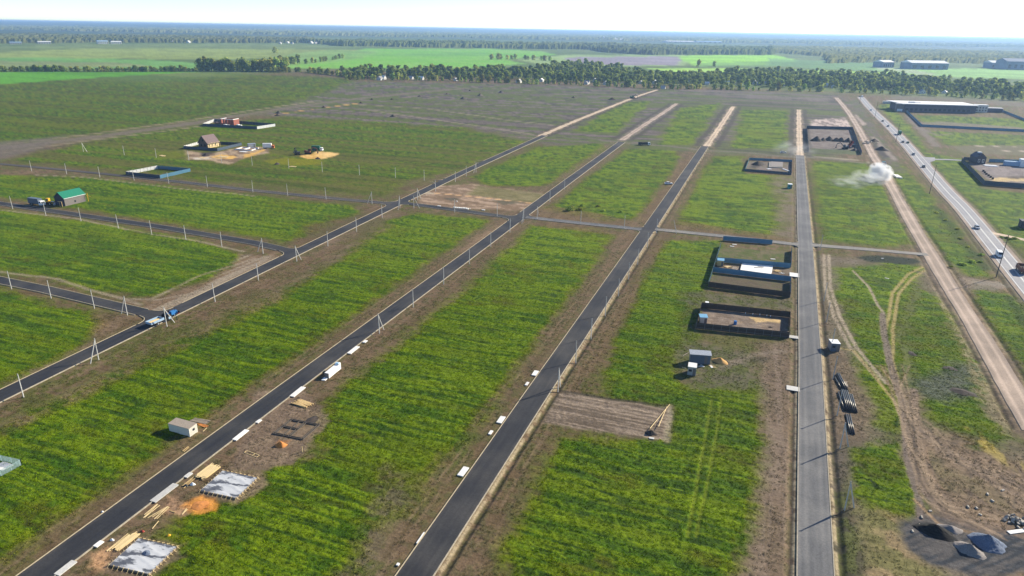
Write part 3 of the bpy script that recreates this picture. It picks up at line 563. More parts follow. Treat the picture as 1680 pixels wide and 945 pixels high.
Z += hill*(58+26*(fbm(X,Y,6000,oct=3,seed=161)-.5)) + sstep(RR,4500,7000)*14*fbm(X,Y,260,oct=2,seed=163)
colr *= (.80+.40*nf)[:,None]
lum = colr@np.array((.25,.65,.10)); colr = np.clip(lum[:,None]+(colr-lum[:,None])*(1.12+.1*G)[:,None], .004, 1)
me = bpy.data.meshes.new('ground')
nq = na*(nr_-1); ii, jj = np.meshgrid(np.arange(nr_-1), np.arange(na), indexing='ij'); j2 = (jj+1) % na
quads = np.stack([ii*na+jj, (ii+1)*na+jj, (ii+1)*na+j2, ii*na+j2], -1).reshape(-1,4)[:, ::-1]
tris = np.stack([np.full(na, NV-1), np.arange(na), (np.arange(na)+1) % na], -1)[:, ::-1]
me.vertices.add(NV); me.vertices.foreach_set('co', np.stack([X,Y,Z],-1).astype(np.float32).ravel())
lv = np.concatenate([quads.ravel(), tris.ravel()]).astype(np.int32)
me.loops.add(len(lv)); me.loops.foreach_set('vertex_index', lv)
npoly = len(quads)+len(tris); me.polygons.add(npoly)
me.polygons.foreach_set('loop_start', np.concatenate([np.arange(len(quads))*4, len(quads)*4+np.arange(len(tris))*3]).astype(np.int32))
me.polygons.foreach_set('loop_total', np.concatenate([np.full(len(quads),4), np.full(len(tris),3)]).astype(np.int32))
me.polygons.foreach_set('use_smooth', np.ones(npoly, bool)); me.update(calc_edges=True); me.validate()
ca = me.attributes.new('soilcolor','FLOAT_COLOR','POINT'); ca.data.foreach_set('color', np.concatenate([colr, np.ones((NV,1))],1).astype(np.float32).ravel())
ga = me.attributes.new('grassy','FLOAT','POINT'); ga.data.foreach_set('value', G.astype(np.float32))
ground = struct(link('ground', me))
m = bpy.data.materials.new('ground'); m.use_nodes = True; N = m.node_tree.nodes; L = m.node_tree.links; b = N['Principled BSDF']
b.inputs['Roughness'].default_value = .95; b.inputs['Specular IOR Level'].default_value = .1
at = N.new('ShaderNodeAttribute'); at.attribute_name = 'soilcolor'; ag = N.new('ShaderNodeAttribute'); ag.attribute_name = 'grassy'
tc = N.new('ShaderNodeTexCoord')
n1 = N.new('ShaderNodeTexNoise'); n1.inputs['Scale'].default_value = 1.9; n1.inputs['Detail'].default_value = 7; n1.inputs['Roughness'].default_value = .72; L.new(tc.outputs['Object'], n1.inputs['Vector'])
mp = N.new('ShaderNodeMapping'); mp.inputs['Scale'].default_value = (.16,1.1,1); L.new(tc.outputs['Object'], mp.inputs[0])
n2 = N.new('ShaderNodeTexNoise'); n2.inputs['Scale'].default_value = .9; n2.inputs['Detail'].default_value = 6; n2.inputs['Roughness'].default_value = .65; L.new(mp.outputs[0], n2.inputs['Vector'])
r1 = N.new('ShaderNodeMapRange'); r1.inputs[1].default_value = .3; r1.inputs[2].default_value = .7; r1.inputs[3].default_value = .58; r1.inputs[4].default_value = 1.42; L.new(n1.outputs[0], r1.inputs[0])
r2 = N.new('ShaderNodeMapRange'); r2.inputs[1].default_value = .3; r2.inputs[2].default_value = .7; r2.inputs[3].default_value = .72; r2.inputs[4].default_value = 1.28; L.new(n2.outputs[0], r2.inputs[0])
mu = N.new('ShaderNodeMath'); mu.operation = 'MULTIPLY'; L.new(r1.outputs[0], mu.inputs[0]); L.new(r2.outputs[0], mu.inputs[1])
mx = N.new('ShaderNodeMix'); mx.data_type = 'RGBA'; mx.blend_type = 'MULTIPLY'; mx.inputs[0].default_value = 1; L.new(at.outputs['Color'], mx.inputs[6]); L.new(mu.outputs[0], mx.inputs[7])
L.new(mx.outputs[2], b.inputs['Base Color'])
bs = N.new('ShaderNodeMath'); bs.operation = 'MULTIPLY_ADD'; L.new(ag.outputs['Fac'], bs.inputs[0]); bs.inputs[1].default_value = .45; bs.inputs[2].default_value = .35
bp = N.new('ShaderNodeBump'); bp.inputs['Distance'].default_value = .35; L.new(bs.outputs[0], bp.inputs['Strength']); L.new(n1.outputs[0], bp.inputs['Height']); L.new(bp.outputs[0], b.inputs['Normal'])
me.materials.append(m)
def ground_z(x, y): return 0.0
# ------------------------------------------------------------------ grass and weeds: real tufts on the near ground
def tuft_mesh(name, n, spread, h, wdt, seed):
    r_ = random.Random(seed); mb = MB()
    for i in range(n):
        a = r_.random()*6.28; d = spread*r_.random()**.7; x, y = math.cos(a)*d, math.sin(a)*d; b_ = r_.random()*6.28; w2 = wdt*(.6+.8*r_.random())/2; hh = h*(.55+.6*r_.random()); lx, ly = r_.gauss(0,.35)*hh+x*.3, r_.gauss(0,.35)*hh+y*.3
        c_, s_ = math.cos(b_)*w2, math.sin(b_)*w2
        mb.add([(x-c_,y-s_,-.06),(x+c_,y+s_,-.06),(x+c_*.9+lx*.5,y+s_*.9+ly*.5,hh*.6),(x+lx,y+ly,hh),(x-c_*.9+lx*.5,y-s_*.9+ly*.5,hh*.6)],[(0,1,2,4),(4,2,3)])
    me = bpy.data.meshes.new(name); me.from_pydata(mb.v,[],mb.f); me.update(); return me
def tuft_mat():
    m = bpy.data.materials.new('tuft'); m.use_nodes = True; N = m.node_tree.nodes; L = m.node_tree.links; N.remove(N['Principled BSDF'])
    at = N.new('ShaderNodeAttribute'); at.attribute_type = 'INSTANCER'; at.attribute_name = 'tint'
    d = N.new('ShaderNodeBsdfDiffuse'); t = N.new('ShaderNodeBsdfTranslucent'); ms = N.new('ShaderNodeMixShader'); ms.inputs[0].default_value = .3
    L.new(at.outputs['Color'], d.inputs[0]); L.new(at.outputs['Color'], t.inputs[0]); L.new(d.outputs[0], ms.inputs[1]); L.new(t.outputs[0], ms.inputs[2]); L.new(ms.outputs[0], N['Material Output'].inputs[0]); return m
TM = tuft_mat()
def tufts(name, label, cat, idx, me, smin, smax, seed, tint):
    r_ = np.random.RandomState(seed); n = len(idx); me.materials.append(TM); src = bpy.data.objects.new(name+'_tuft', me)
    co = np.stack([X[idx], Y[idx], Z[idx]],-1) + np.stack([r_.uniform(-.25,.25,n), r_.uniform(-.25,.25,n), np.zeros(n)],-1)
    pm = bpy.data.meshes.new(name); pm.vertices.add(n); pm.vertices.foreach_set('co', co.astype(np.float32).ravel())
    pm.attributes.new('tint','FLOAT_COLOR','POINT').data.foreach_set('color', np.concatenate([tint, np.ones((n,1))],1).astype(np.float32).ravel())
    pm.attributes.new('sc','FLOAT','POINT').data.foreach_set('value', r_.uniform(smin,smax,n).astype(np.float32)); pm.update()
    o = link(name, pm); struct(o,'stuff'); tag(o,label,cat)
    ng = bpy.data.node_groups.new(name,'GeometryNodeTree'); ng.interface.new_socket('Geometry',in_out='INPUT',socket_type='NodeSocketGeometry'); ng.interface.new_socket('Geometry',in_out='OUTPUT',socket_type='NodeSocketGeometry')
    N = ng.nodes; L = ng.links; gi = N.new('NodeGroupInput'); go = N.new('NodeGroupOutput'); ip = N.new('GeometryNodeInstanceOnPoints'); oi = N.new('GeometryNodeObjectInfo'); oi.inputs['Object'].default_value = src; oi.inputs['As Instance'].default_value = True
    rv = N.new('FunctionNodeRandomValue'); rv.data_type = 'FLOAT_VECTOR'; rv.inputs[0].default_value = (-.15,-.15,0); rv.inputs[1].default_value = (.15,.15,6.28)
    na_ = N.new('GeometryNodeInputNamedAttribute'); na_.data_type = 'FLOAT'; na_.inputs[0].default_value = 'sc'
    L.new(gi.outputs[0], ip.inputs['Points']); L.new(oi.outputs['Geometry'], ip.inputs['Instance']); L.new(rv.outputs[0], ip.inputs['Rotation']); L.new(na_.outputs[0], ip.inputs['Scale']); L.new(ip.outputs[0], go.inputs[0])
    md = o.modifiers.new('tufts','NODES'); md.node_group = ng; return o
cell = np.zeros(NV); drr = np.gradient(rs); daz = np.gradient(azs); cell[:-1] = (np.abs(drr)[:,None]*np.abs(daz)[None,:]*Rg).ravel()
infine = np.zeros(NV, bool); infine[:-1] = np.broadcast_to((np.arange(na) < 980)[None,:], Rg.shape).ravel()
rt = np.random.RandomState(77); u_ = rt.uniform(0,1,NV)
busy = np.clip(flat+tl+pad_+bp_,0,1)
for pl in ([(177,927),(230,884),(294,899),(243,945)],[(325,805),(368,773),(426,786),(385,820)],[(445,712),(477,686),(528,698),(497,724)],[(1161,472),(1182,404),(1299,411),(1297,490)],[(1141,541),(1150,505),(1296,520),(1295,557)]): busy = np.maximum(busy, m_poly(pl,.3,.0,fine=.0))
okv = infine & (RR < 520) & (RR > 30) & (busy < .2)
pg_ = np.clip(cell*3.2,0,1)*sstep(G,.25,.75)*(1-.9*sstep(RR,160,420))*(.30+.55*sstep(nf*.5+streak*.5,.30,.55)); gi_ = np.where(okv & (u_ < pg_))[0]
tg = colr[gi_]*rt.uniform(.9,2.1,(len(gi_),1))*np.array((1.12,1.10,.85))
tufts('grass','tall uneven meadow grass on the green plots','grass',gi_,tuft_mesh('grass_tuft',10,.42,.18,.12,1),.5,1.1,5,tg)
pw_ = np.clip(cell*2.2,0,1)*(1-sstep(G,.1,.5))*(1-sstep(RR,180,420))*sstep(nf*.5+nm*.5,.36,.58)*(1-np.clip(pad_+tl,0,1)); wi_ = np.where(okv & (u_ > .25) & (u_-.25 < pw_))[0]
mixw = rt.uniform(0,1,(len(wi_),1)); tw = (colr[wi_]*.9*(1-mixw*.5) + np.array((.085,.105,.025))*mixw*.5)*rt.uniform(.6,1.6,(len(wi_),1))
tufts('dry_weeds','dry weeds and dead grass on the worn verges','weeds',wi_,tuft_mesh('weed_tuft',8,.30,.16,.10,2),.4,1.2,6,tw)
print('TUFTS', len(gi_), len(wi_))
# ------------------------------------------------------------------ roads and kerbs
def along(pts):
    s = [0]
    for a, b in zip(pts[:-1], pts[1:]): s.append(s[-1]+(b-a).length)
    return s
def isect(p, d, q, e):
    den = d.x*e.y-d.y*e.x; t = ((q.x-p.x)*e.y-(q.y-p.y)*e.x)/den; return p+d*t
def near_s(pts, q):
    best = (1e9,0,None); s = along(pts)
    for i,(a,b) in enumerate(zip(pts[:-1],pts[1:])):
        d = b-a; t = max(0,min(1,(q-a).dot(d)/d.length_squared)); p = a+d*t
        if (p-q).length < best[0]: best = ((p-q).length, s[i]+t*d.length, d.normalized())
    return best
roads = []
def make_road(pts, wd, z, m, crosses=(), kl='kerb', kr='kerb_grey', s0=0):
    """crosses: (side, cross centreline starting at this road, cross width, radius)"""
    fine_ = resample(pts, 5); o = struct(strip('road', fine_, wd, z, m)); roads.append(o)
    gaps = {-1: [], 1: []}
    for side, cr, cw, rad in crosses:
        _, sj, u = near_s(pts, cr[0]); v = (cr[1]-cr[0]).normalized(); nrm = Vector((u.y,-u.x,0))*side
        gaps[side].append((sj-cw/2-rad, sj+cw/2+rad))
        vn = Vector((v.y,-v.x,0))
        for sg in (-1,1):
            uu = u*sg
            off = vn if vn.dot(uu) > 0 else -vn
            c = isect(pts[0] if False else cr[0]+off*cw/2, v, near_pt(pts, cr[0])+nrm*wd/2, u)
            a, b2 = c+uu*rad, c+v*rad
            bez = [a*(1-t)**2 + c*2*t*(1-t) + b2*t*t for t in [i/7 for i in range(8)]]
            inn = c - nrm*.6 - uu*.0
            mb = MB(); vs = [Vector((p.x,p.y,z-.006)) for p in [a-nrm*.6, c-nrm*.6-uu*.6, b2-uu*.6 - uu*0]+bez[::-1]]
            mb.add(vs, [tuple(range(len(vs)))]); mb.v += []; q = mb.build('corner_paving', m, o)
            at = q.data.attributes.new('across','FLOAT','POINT'); at.data.foreach_set('value', [.2]*len(vs))
            if rad > 1.5 and kl: kerb_strip([p+(p-c).normalized()*.0 for p in bez], kl, o)
    s = along(fine_); nn = normals(fine_)
    for side, km in ((-1,kl),(1,kr)):
        if not km: continue
        run = []
        for p, q, t in zip(fine_, nn, s):
            if any(a < t < b2 for a,b2 in gaps[side]) or t < s0:
                if len(run) > 1: kerb_strip(run, km, o)
                run = []
            else: run.append(p+q*side*(wd/2+.10))
        if len(run) > 1: kerb_strip(run, km, o)
    return o
def near_pt(pts, q):
    best = (1e9,None)
    for a,b in zip(pts[:-1],pts[1:]):
        d = b-a; t = max(0,min(1,(q-a).dot(d)/d.length_squared)); p = a+d*t
        if (p-q).length < best[0]: best = ((p-q).length, p)
    return best[1]
def cut(pts, i0, i1): return pts[i0:i1]
def to_road(road, q, nxt): p = near_pt(road, q); return [p]+nxt
E_AB = [near_pt(A, E[0])] + [E[1]] + [near_pt(B, E[2])]; E_BA = E_AB[::-1]
E_BC = [near_pt(B, E[3]), P(955,366.5), near_pt(C, E[4])]
E_CD = [near_pt(C, E[5]), E[6], near_pt(D, E[7])]
E_DX = [near_pt(D, E[8]), E[9], E[10]]
l1 = L1[:-1]+[near_pt(A, L1[-1])]; l2 = L2[:-1]+[near_pt(A, L2[-1])]; l3 = L3[:-1]+[near_pt(A, L3[-1])]
l4 = [near_pt(A, P(722,298)), P(700,297)]; l5 = [near_pt(A, P(792,266)), P(770,264.5)]
make_road(A, WR, .140, 'asphalt', [(-1,l1[::-1],5,5),(-1,l2[::-1],5.2,5),(-1,l3[::-1],5,6),(-1,l4,6,4),(-1,l5,6,4),(1,E_AB,4.8,4)])
make_road(B, WR, .140, 'asphalt', [(-1,E_BA,4.8,5),(1,E_BC,4.6,5)])
make_road(C, WR, .140, 'asphalt', [(-1,E_BC[::-1],4.6,4),(1,E_CD,4.6,5)])
make_road(D, WR, .140, 'asphalt_worn', [(-1,E_CD[::-1],4.4,3),(1,E_DX,4.4,3)], kl='kerb_grey')
for pts, wd, m_ in ((E_AB,4.8,'asphalt'),(E_BC,4.6,'asphalt_worn'),(E_CD,4.6,'asphalt_dusty'),(E_DX,4.4,'asphalt_dusty'),(l1,5,'asphalt'),(l2,5.2,'asphalt'),(l3,4.6,'street_old')):
    f = resample(pts,3); o = struct(strip('road', f, wd, .128, m_, widths=[wd*(.93+.05*math.sin(i*.31)+(.16*random.random()-.04)*(m_ == 'asphalt_dusty')) for i in range(len(f))])); s = along(f); nn = normals(f)
    if m_ == 'asphalt_dusty' and pts is E_DX: continue
    lo, hi = (9, s[-1]-9) if pts in (E_AB,E_BC,E_CD,E_DX) else ((s[-1]*.45 if pts is l3 else 0), s[-1]-9)
    for side in (-1,1):
        run = [p+q*side*(wd/2+.09) for p,q,t in zip(f,nn,s) if lo <= t <= hi]
        if len(run) > 1: kerb_strip(run, 'kerb_grey' if pts is not l2 else 'kerb', o, wd=.18)
q_ = resample(smooth_line(DE),3); struct(strip('dirt_road', q_, 6.6, .10, 'dirt_track', widths=[6.7*(.92+.05*math.sin(i*.21)+.06*random.random()) for i in range(len(q_))]))
for src, wd, m_ in ((FAR_A,6.2,'dirt_pale'),(FAR_B,6.5,'dirt_track'),(FAR_C,6.5,'dirt_pale'),(FAR_D,6.2,'dirt_pale')): q_ = resample(smooth_line(src),3); struct(strip('dirt_road', q_, wd, .118, m_, widths=[wd*(.78+.12*math.sin(i*.37+wd)+.08*math.sin(i*1.13)+.12*random.random()) for i in range(len(q_))]))
hw_pts = resample(smooth_line(HW),8)
hwy = struct(strip('highway', hw_pts, 8.2, .22, 'highway_asphalt'))
struct(strip('highway_shoulder', hw_pts, 11.4, .17, 'dirt_track'))
def marking(pts, off, wd, z, dash=None):
    nn = normals(pts); q = [p+n_*off for p,n_ in zip(pts,nn)]; q = resample(q,2.0)
    if not dash: return struct(strip('lane_marking', q, wd, z, 'line_white', n=1, skirt=.02))
    mb = MB(); nn = normals(q); i = 0
    while i < len(q)-2:
        a, b = q[i], q[min(i+dash,len(q)-1)]; u = nn[i]*wd/2
        mb.add([Vector((*(a+u)[:2],z)),Vector((*(a-u)[:2],z)),Vector((*(b-u)[:2],z)),Vector((*(b+u)[:2],z))], [(0,1,2,3)]); i += dash*2
    return struct(mb.build('lane_marking','line_white'))
marking(hw_pts,.18,.13,.228); marking(hw_pts,-.18,.13,.228); marking(hw_pts,3.7,.16,.228); marking(hw_pts,-3.7,.16,.228)
for o in list(COL.objects):
    if o.name.startswith('lane_marking'): o.parent = hwy; del o['kind']
struct(strip('side_road', resample(smooth_line([P(1508,257.5)]+SIDE),4), 5.0, .185, 'highway_asphalt'))
struct(strip('side_track', resample(smooth_line(TR1),4), 4.5, .192, 'dirt_pale'))
mb = MB(); q = PP((1498,246),(1506,252),(1516,258),(1534,258.8),(1534,264.2),(1526,266),(1528,274),(1512,268)); mb.add([Vector((v.x,v.y,.20)) for v in q], [tuple(range(8))]); o = mb.build('junction_paving','highway_asphalt', hwy)
o.data.attributes.new('across','FLOAT','POINT').data.foreach_set('value',[.3]*8)

# ------------------------------------------------------------------ trees
def leafmat(name, c1, c2):
    m = bpy.data.materials.new(name); m.use_nodes = True; N = m.node_tree.nodes; L = m.node_tree.links
    for n in list(N):
        if n.type == 'BSDF_PRINCIPLED': N.remove(n)
    out = N['Material Output']; at = N.new('ShaderNodeAttribute'); at.attribute_name = 'leaf'; oi = N.new('ShaderNodeObjectInfo')
    mx = N.new('ShaderNodeMix'); mx.data_type = 'RGBA'; mx.inputs[6].default_value = list(c1)+[1]; mx.inputs[7].default_value = list(c2)+[1]; L.new(at.outputs['Fac'], mx.inputs[0])
    hs = N.new('ShaderNodeHueSaturation'); L.new(mx.outputs[2], hs.inputs['Color'])
    r = N.new('ShaderNodeMapRange'); r.inputs[3].default_value = .55; r.inputs[4].default_value = 1.5; L.new(oi.outputs['Random'], r.inputs[0]); L.new(r.outputs[0], hs.inputs['Value'])
    r2 = N.new('ShaderNodeMapRange'); r2.inputs[3].default_value = .445; r2.inputs[4].default_value = .515; mm = N.new('ShaderNodeMath'); mm.operation = 'FRACT'; mu = N.new('ShaderNodeMath'); mu.operation = 'MULTIPLY'; mu.inputs[1].default_value = 7.3
    L.new(oi.outputs['Random'], mu.inputs[0]); L.new(mu.outputs[0], mm.inputs[0]); L.new(mm.outputs[0], r2.inputs[0]); L.new(r2.outputs[0], hs.inputs['Hue'])
    d = N.new('ShaderNodeBsdfDiffuse'); t = N.new('ShaderNodeBsdfTranslucent'); ms = N.new('ShaderNodeMixShader'); ms.inputs[0].default_value = .55
    L.new(hs.outputs[0], d.inputs[0]); L.new(hs.outputs[0], t.inputs[0]); L.new(d.outputs[0], ms.inputs[1]); L.new(t.outputs[0], ms.inputs[2]); L.new(ms.outputs[0], out.inputs[0])
    MAT[name] = m
leafmat('leaves', (.12,.21,.035), (.42,.50,.12)); leafmat('leaves_far', (.11,.18,.045), (.34,.42,.13))
def crown_mesh(h, rx, lobes, n, size, seed, z0=.3, mname='leaves'):
    rg = random.Random(seed); vs = []; fs = []; lf = []
    cs = []
    for i in range(lobes):
        a = rg.random()*2*PI; q = rg.random()**.6; zz = z0+(1-z0)*(.10+.74*rg.random()); rr = rx*(.62*q)*(1.15-.55*(zz-z0)/(1-z0))
        cs.append((Vector((math.cos(a)*rr, math.sin(a)*rr, zz*h)), rx*(.40+.25*rg.random())))
    cs.append((Vector((0,0,h*.80)), rx*.5))
    for c, r in cs:
        for k in range(n):
            d = Vector((rg.gauss(0,1), rg.gauss(0,1), rg.gauss(0,1)*.9+.15)).normalized(); p = c + Vector((d.x*r, d.y*r, d.z*r*.85))*(.72+.4*rg.random())
            nrm = (d+Vector((rg.gauss(0,.4),rg.gauss(0,.4),.55+rg.gauss(0,.4)))).normalized(); u = nrm.orthogonal().normalized(); u.rotate(Matrix.Rotation(rg.random()*6.28,3,nrm)); v = nrm.cross(u)
            sz = size*(.6+.8*rg.random()); b0 = len(vs); t = rg.random()
            vs += [p-u*sz*.5-v*sz*.35, p+u*sz*.5-v*sz*.2, p+u*sz*.3+v*sz*.5, p-u*sz*.45+v*sz*.4]; fs.append((b0,b0+1,b0+2,b0+3)); lf += [t]*4
    me = bpy.data.meshes.new('crown'); me.from_pydata(vs, [], fs); me.materials.append(MAT[mname]); me.attributes.new('leaf','FLOAT','POINT').data.foreach_set('value', lf); me.update()
    return me
def trunk_mesh(h, seed):
    rg = random.Random(seed); mb = MB(); top = Vector((rg.gauss(0,.2),rg.gauss(0,.2),h*.62)); mb.cyl((0,0,-.2), top*.5+Vector((rg.gauss(0,.1),0,0)), .26, .19, 7).cyl(top*.5, top, .19, .1, 6)
    for i in range(5):
        a = rg.random()*6.28; z = h*(.25+.3*rg.random()); p = top*(z/top.z); mb.cyl(p, p+Vector((math.cos(a)*h*.2, math.sin(a)*h*.2, h*.2)), .09, .03, 5)
    return mb.mesh('trunk','bark')
TREES = [(crown_mesh(11,4.0,10,40,1.2,1,.02), trunk_mesh(11,1)), (crown_mesh(13,3.6,11,38,1.2,2,.0), trunk_mesh(13,2)), (crown_mesh(9,4.6,10,38,1.2,3,.0), trunk_mesh(9,3)), (crown_mesh(14,2.9,11,34,1.1,4,.0), trunk_mesh(14,4)), (crown_mesh(7,3.8,8,40,1.0,5,-.05), trunk_mesh(7,5))]
BUSH = [(crown_mesh(2.6,2.2,5,36,.6,6,.05), None), (crown_mesh(3.4,3.0,6,36,.7,7,.05), None)]
def tree(p, k, s, label, group, name='tree', cat='tree', sz=1.0):
    cm, tm = TREES[k]; o = thing(name, label, cat, (p.x,p.y,-.1), random.random()*6.28, group); o.scale = (s,s,s*sz)
    link('crown', cm, o); link('trunk', tm, o); return o
def in_poly(p, poly):
    r = False
    for i in range(len(poly)):
        a, b = poly[i], poly[i-1]
        if (a.y > p.y) != (b.y > p.y) and p.x < (b.x-a.x)*(p.y-a.y)/(b.y-a.y)+a.x: r = not r
    return r
def scatter(poly, n, mind, rg):
    xs = [p.x for p in poly]; ys = [p.y for p in poly]; out = []; x0, x1, y0, y1 = min(xs), max(xs), min(ys), max(ys); grid = {}
    for _ in range(n*12):
        p = Vector((rg.uniform(x0,x1), rg.uniform(y0,y1), 0)); k = (int(p.x//mind), int(p.y//mind))
        if k in grid or not in_poly(p, poly): continue
        grid[k] = 1; out.append(p)
        if len(out) >= n: break
    return out
rg = random.Random(3)
VH = [(618,131.5,0),(630,130.5,1),(676,130,0),(693,131.5,1),(744,132.5,0),(846,136,0),(884,134,1),(958,138.5,2),(966,138,0),(972,134,1),(989,139,2),(1020,121,0),(1030,122,1),(1040,123,0),(1047,122.5,1),(1048,137,0),(1070,137,1),(1091,146,2),(1131,137,0),(1163,139.5,1),(1180,137,0),(1196,138.5,1),(1207,138.5,0),(1222,136,1),(1234,138,0),(1242,139,1),(1257,140,2),(1286,141.5,0),(1335,139,0),(1358,143,1),(1364,144.5,0),(1432,138,1),(1520,141,0),(1545,153,1),(1592,144,1),(1625,153,0),(1510,153.5,0),(74,64.5,0),(36,63,1),(281,70,0),(306,70.5,1),(457,72,0),(470,71,1),(480,72,0),(508,71.5,1),(515,72,0)]
def open_view(p, half=4.0, depth=260):
    for x, y, k in VH:
        if y < 100: continue
        h = P(x,y); d = Vector((h.x,h.y,0)); L_ = d.length; d /= L_; t = p.x*d.x+p.y*d.y
        if L_-depth < t < L_+9 and abs(p.x*d.y-p.y*d.x) < half: return False
    return True
def row(px, n, jit, ks, smin, smax, label, group, sz=1.0):
    pts = PP(*px); s = along(pts)
    for i in range(n):
        t = s[-1]*(i+.2+.6*rg.random())/n
        for a, b, q in zip(pts[:-1], pts[1:], s):
            if t <= q+(b-a).length: p = a.lerp(b,(t-q)/(b-a).length); break
        d = (b-a).normalized(); p = p + Vector((-d.y,d.x,0))*abs(rg.gauss(0,jit))
        k_, s_ = rg.choice(ks), rg.uniform(smin,smax)
        if open_view(p, 3.0): tree(p, k_, s_, label, group, sz=sz)
# front row of the village belt, hedgerow on the left, groves
row([(565,131),(700,132.5),(850,137.5),(960,141),(1080,146),(1240,149),(1400,152.5),(1500,156),(1680,166),(1740,170)], 170, 16, [0,0,1,2,2,4,4,4], .6, 1.4, 'green broadleaf tree in front row of village tree belt beyond ploughed plots', 'trees of the village belt')
row([(-60,118),(60,117.5),(200,118),(330,117.5)], 64, 5, [2,4,4,2], .9, 1.5, 'low dark hedgerow tree along bright green strip', 'hedgerow trees by the bright green strip')
row([(325,117),(400,117.5),(470,118)], 40, 16, [0,1,0], 1.9, 2.5, 'tall tree in dense grove between meadow and olive field', 'trees of the dense grove')
row([(440,119),(500,118.5),(575,127)], 26, 7, [2,4,2], .9, 1.5, 'tree in thin belt linking grove and village', 'trees of the thin linking belt')
row([(462,108),(490,104)], 9, 8, [0,2], 1.6, 2.3, 'tree in small clump on meadow behind the grove', 'meadow clump trees')
row([(505,105),(540,100),(565,95)], 12, 6, [2,4,0], 1.2, 2.0, 'tree in short slanting hedge across bright meadow', 'slanting hedge trees')
row([(805,98),(850,97),(905,100)], 12, 9, [4,2], 1.5, 2.2, 'low tree in hedge left of purple ploughland', 'ploughland hedge trees')
tag(tree(P(451,87), 2, 2.4, '', None), 'lone round tree standing on open far meadow', 'tree')
tag(tree(P(1146,110), 1, 1.8, '', None), 'narrow single tree on light green field edge', 'tree'); tag(tree(P(1171,110), 0, 1.6, '', None), 'rounder single tree on light green field edge', 'tree')
row([(1540,130),(1560,130)], 3, 4, [2], .8, 1.2, 'small tree on pale field right of grey sheds', 'pale field trees')
# deeper rows of the belt: countless, one mass
def mass(name, polys, spacing, smin, smax, label, cat, variants, hscale=1.0, seed=5, mname='leaves_far'):
    r_ = np.random.RandomState(seed); allv = []; allf = []; lf = []; base = 0
    for poly, n in polys:
        poly = PP(*poly) if not isinstance(poly[0], Vector) else poly
        for p in scatter(poly, n, spacing, random.Random(seed+n)):
            if not open_view(p, 3.0, 120): continue
           
            v0, f0, l0 = variants[r_.randint(len(variants))]; s = r_.uniform(smin,smax); a = r_.uniform(0,6.28); c_, s_ = math.cos(a)*s, math.sin(a)*s
            v = np.stack([v0[:,0]*c_-v0[:,1]*s_+p.x, v0[:,0]*s_+v0[:,1]*c_+p.y, v0[:,2]*s*hscale], -1); allv.append(v); allf.append(f0+base); lf.append(np.clip(l0*.5+r_.uniform(-.25,.75),0,1)); base += len(v0)
    me = bpy.data.meshes.new(name); V = np.concatenate(allv); F = np.concatenate(allf); k = F.shape[1]
    me.vertices.add(len(V)); me.vertices.foreach_set('co', V.astype(np.float32).ravel()); me.loops.add(F.size); me.loops.foreach_set('vertex_index', F.astype(np.int32).ravel()); me.polygons.add(len(F))
    me.polygons.foreach_set('loop_start', (np.arange(len(F))*k).astype(np.int32)); me.polygons.foreach_set('loop_total', np.full(len(F),k,np.int32)); me.update(calc_edges=True)
    me.attributes.new('leaf','FLOAT','POINT').data.foreach_set('value', np.concatenate(lf).astype(np.float32)); me.materials.append(MAT[mname])
    o = link(name, me); struct(o,'stuff'); return tag(o, label, cat)
def arrs(me):
    v = np.array([x.co[:] for x in me.vertices]); f = np.array([list(p.vertices) for p in me.polygons]); l_ = np.zeros(len(v)); me.attributes['leaf'].data.foreach_get('value', l_); return v, f, l_
VAR = [arrs(crown_mesh(11,4.4,6,15,2.3,31,.1)), arrs(crown_mesh(12,3.8,6,15,2.3,32,.1)), arrs(crown_mesh(8,4.8,6,15,2.3,33,.08)), arrs(crown_mesh(14,3.8,6,16,2.3,34,.1))]
BELT = [([(575,129),(700,128),(850,133),(960,136),(1080,139),(1080,133),(960,122),(930,114),(860,118),(700,120),(560,119)], 750), ([(1080,140),(1240,143),(1400,147),(1400,130),(1240,126),(1080,127),(960,122)], 800), ([(1400,147),(1500,150),(1680,160),(1740,162),(1740,150),(1680,148),(1560,140),(1400,130)], 700), ([(880,112),(960,106),(1000,112),(1060,118),(960,120)], 160), ([(1180,120),(1400,124),(1500,128),(1440,134),(1200,128)], 200)]
mass('tree_belt', BELT, 9.0, .7, 1.6, 'deeper trees of the village belt reading as one green mass', 'trees', VAR, seed=8, mname='leaves')
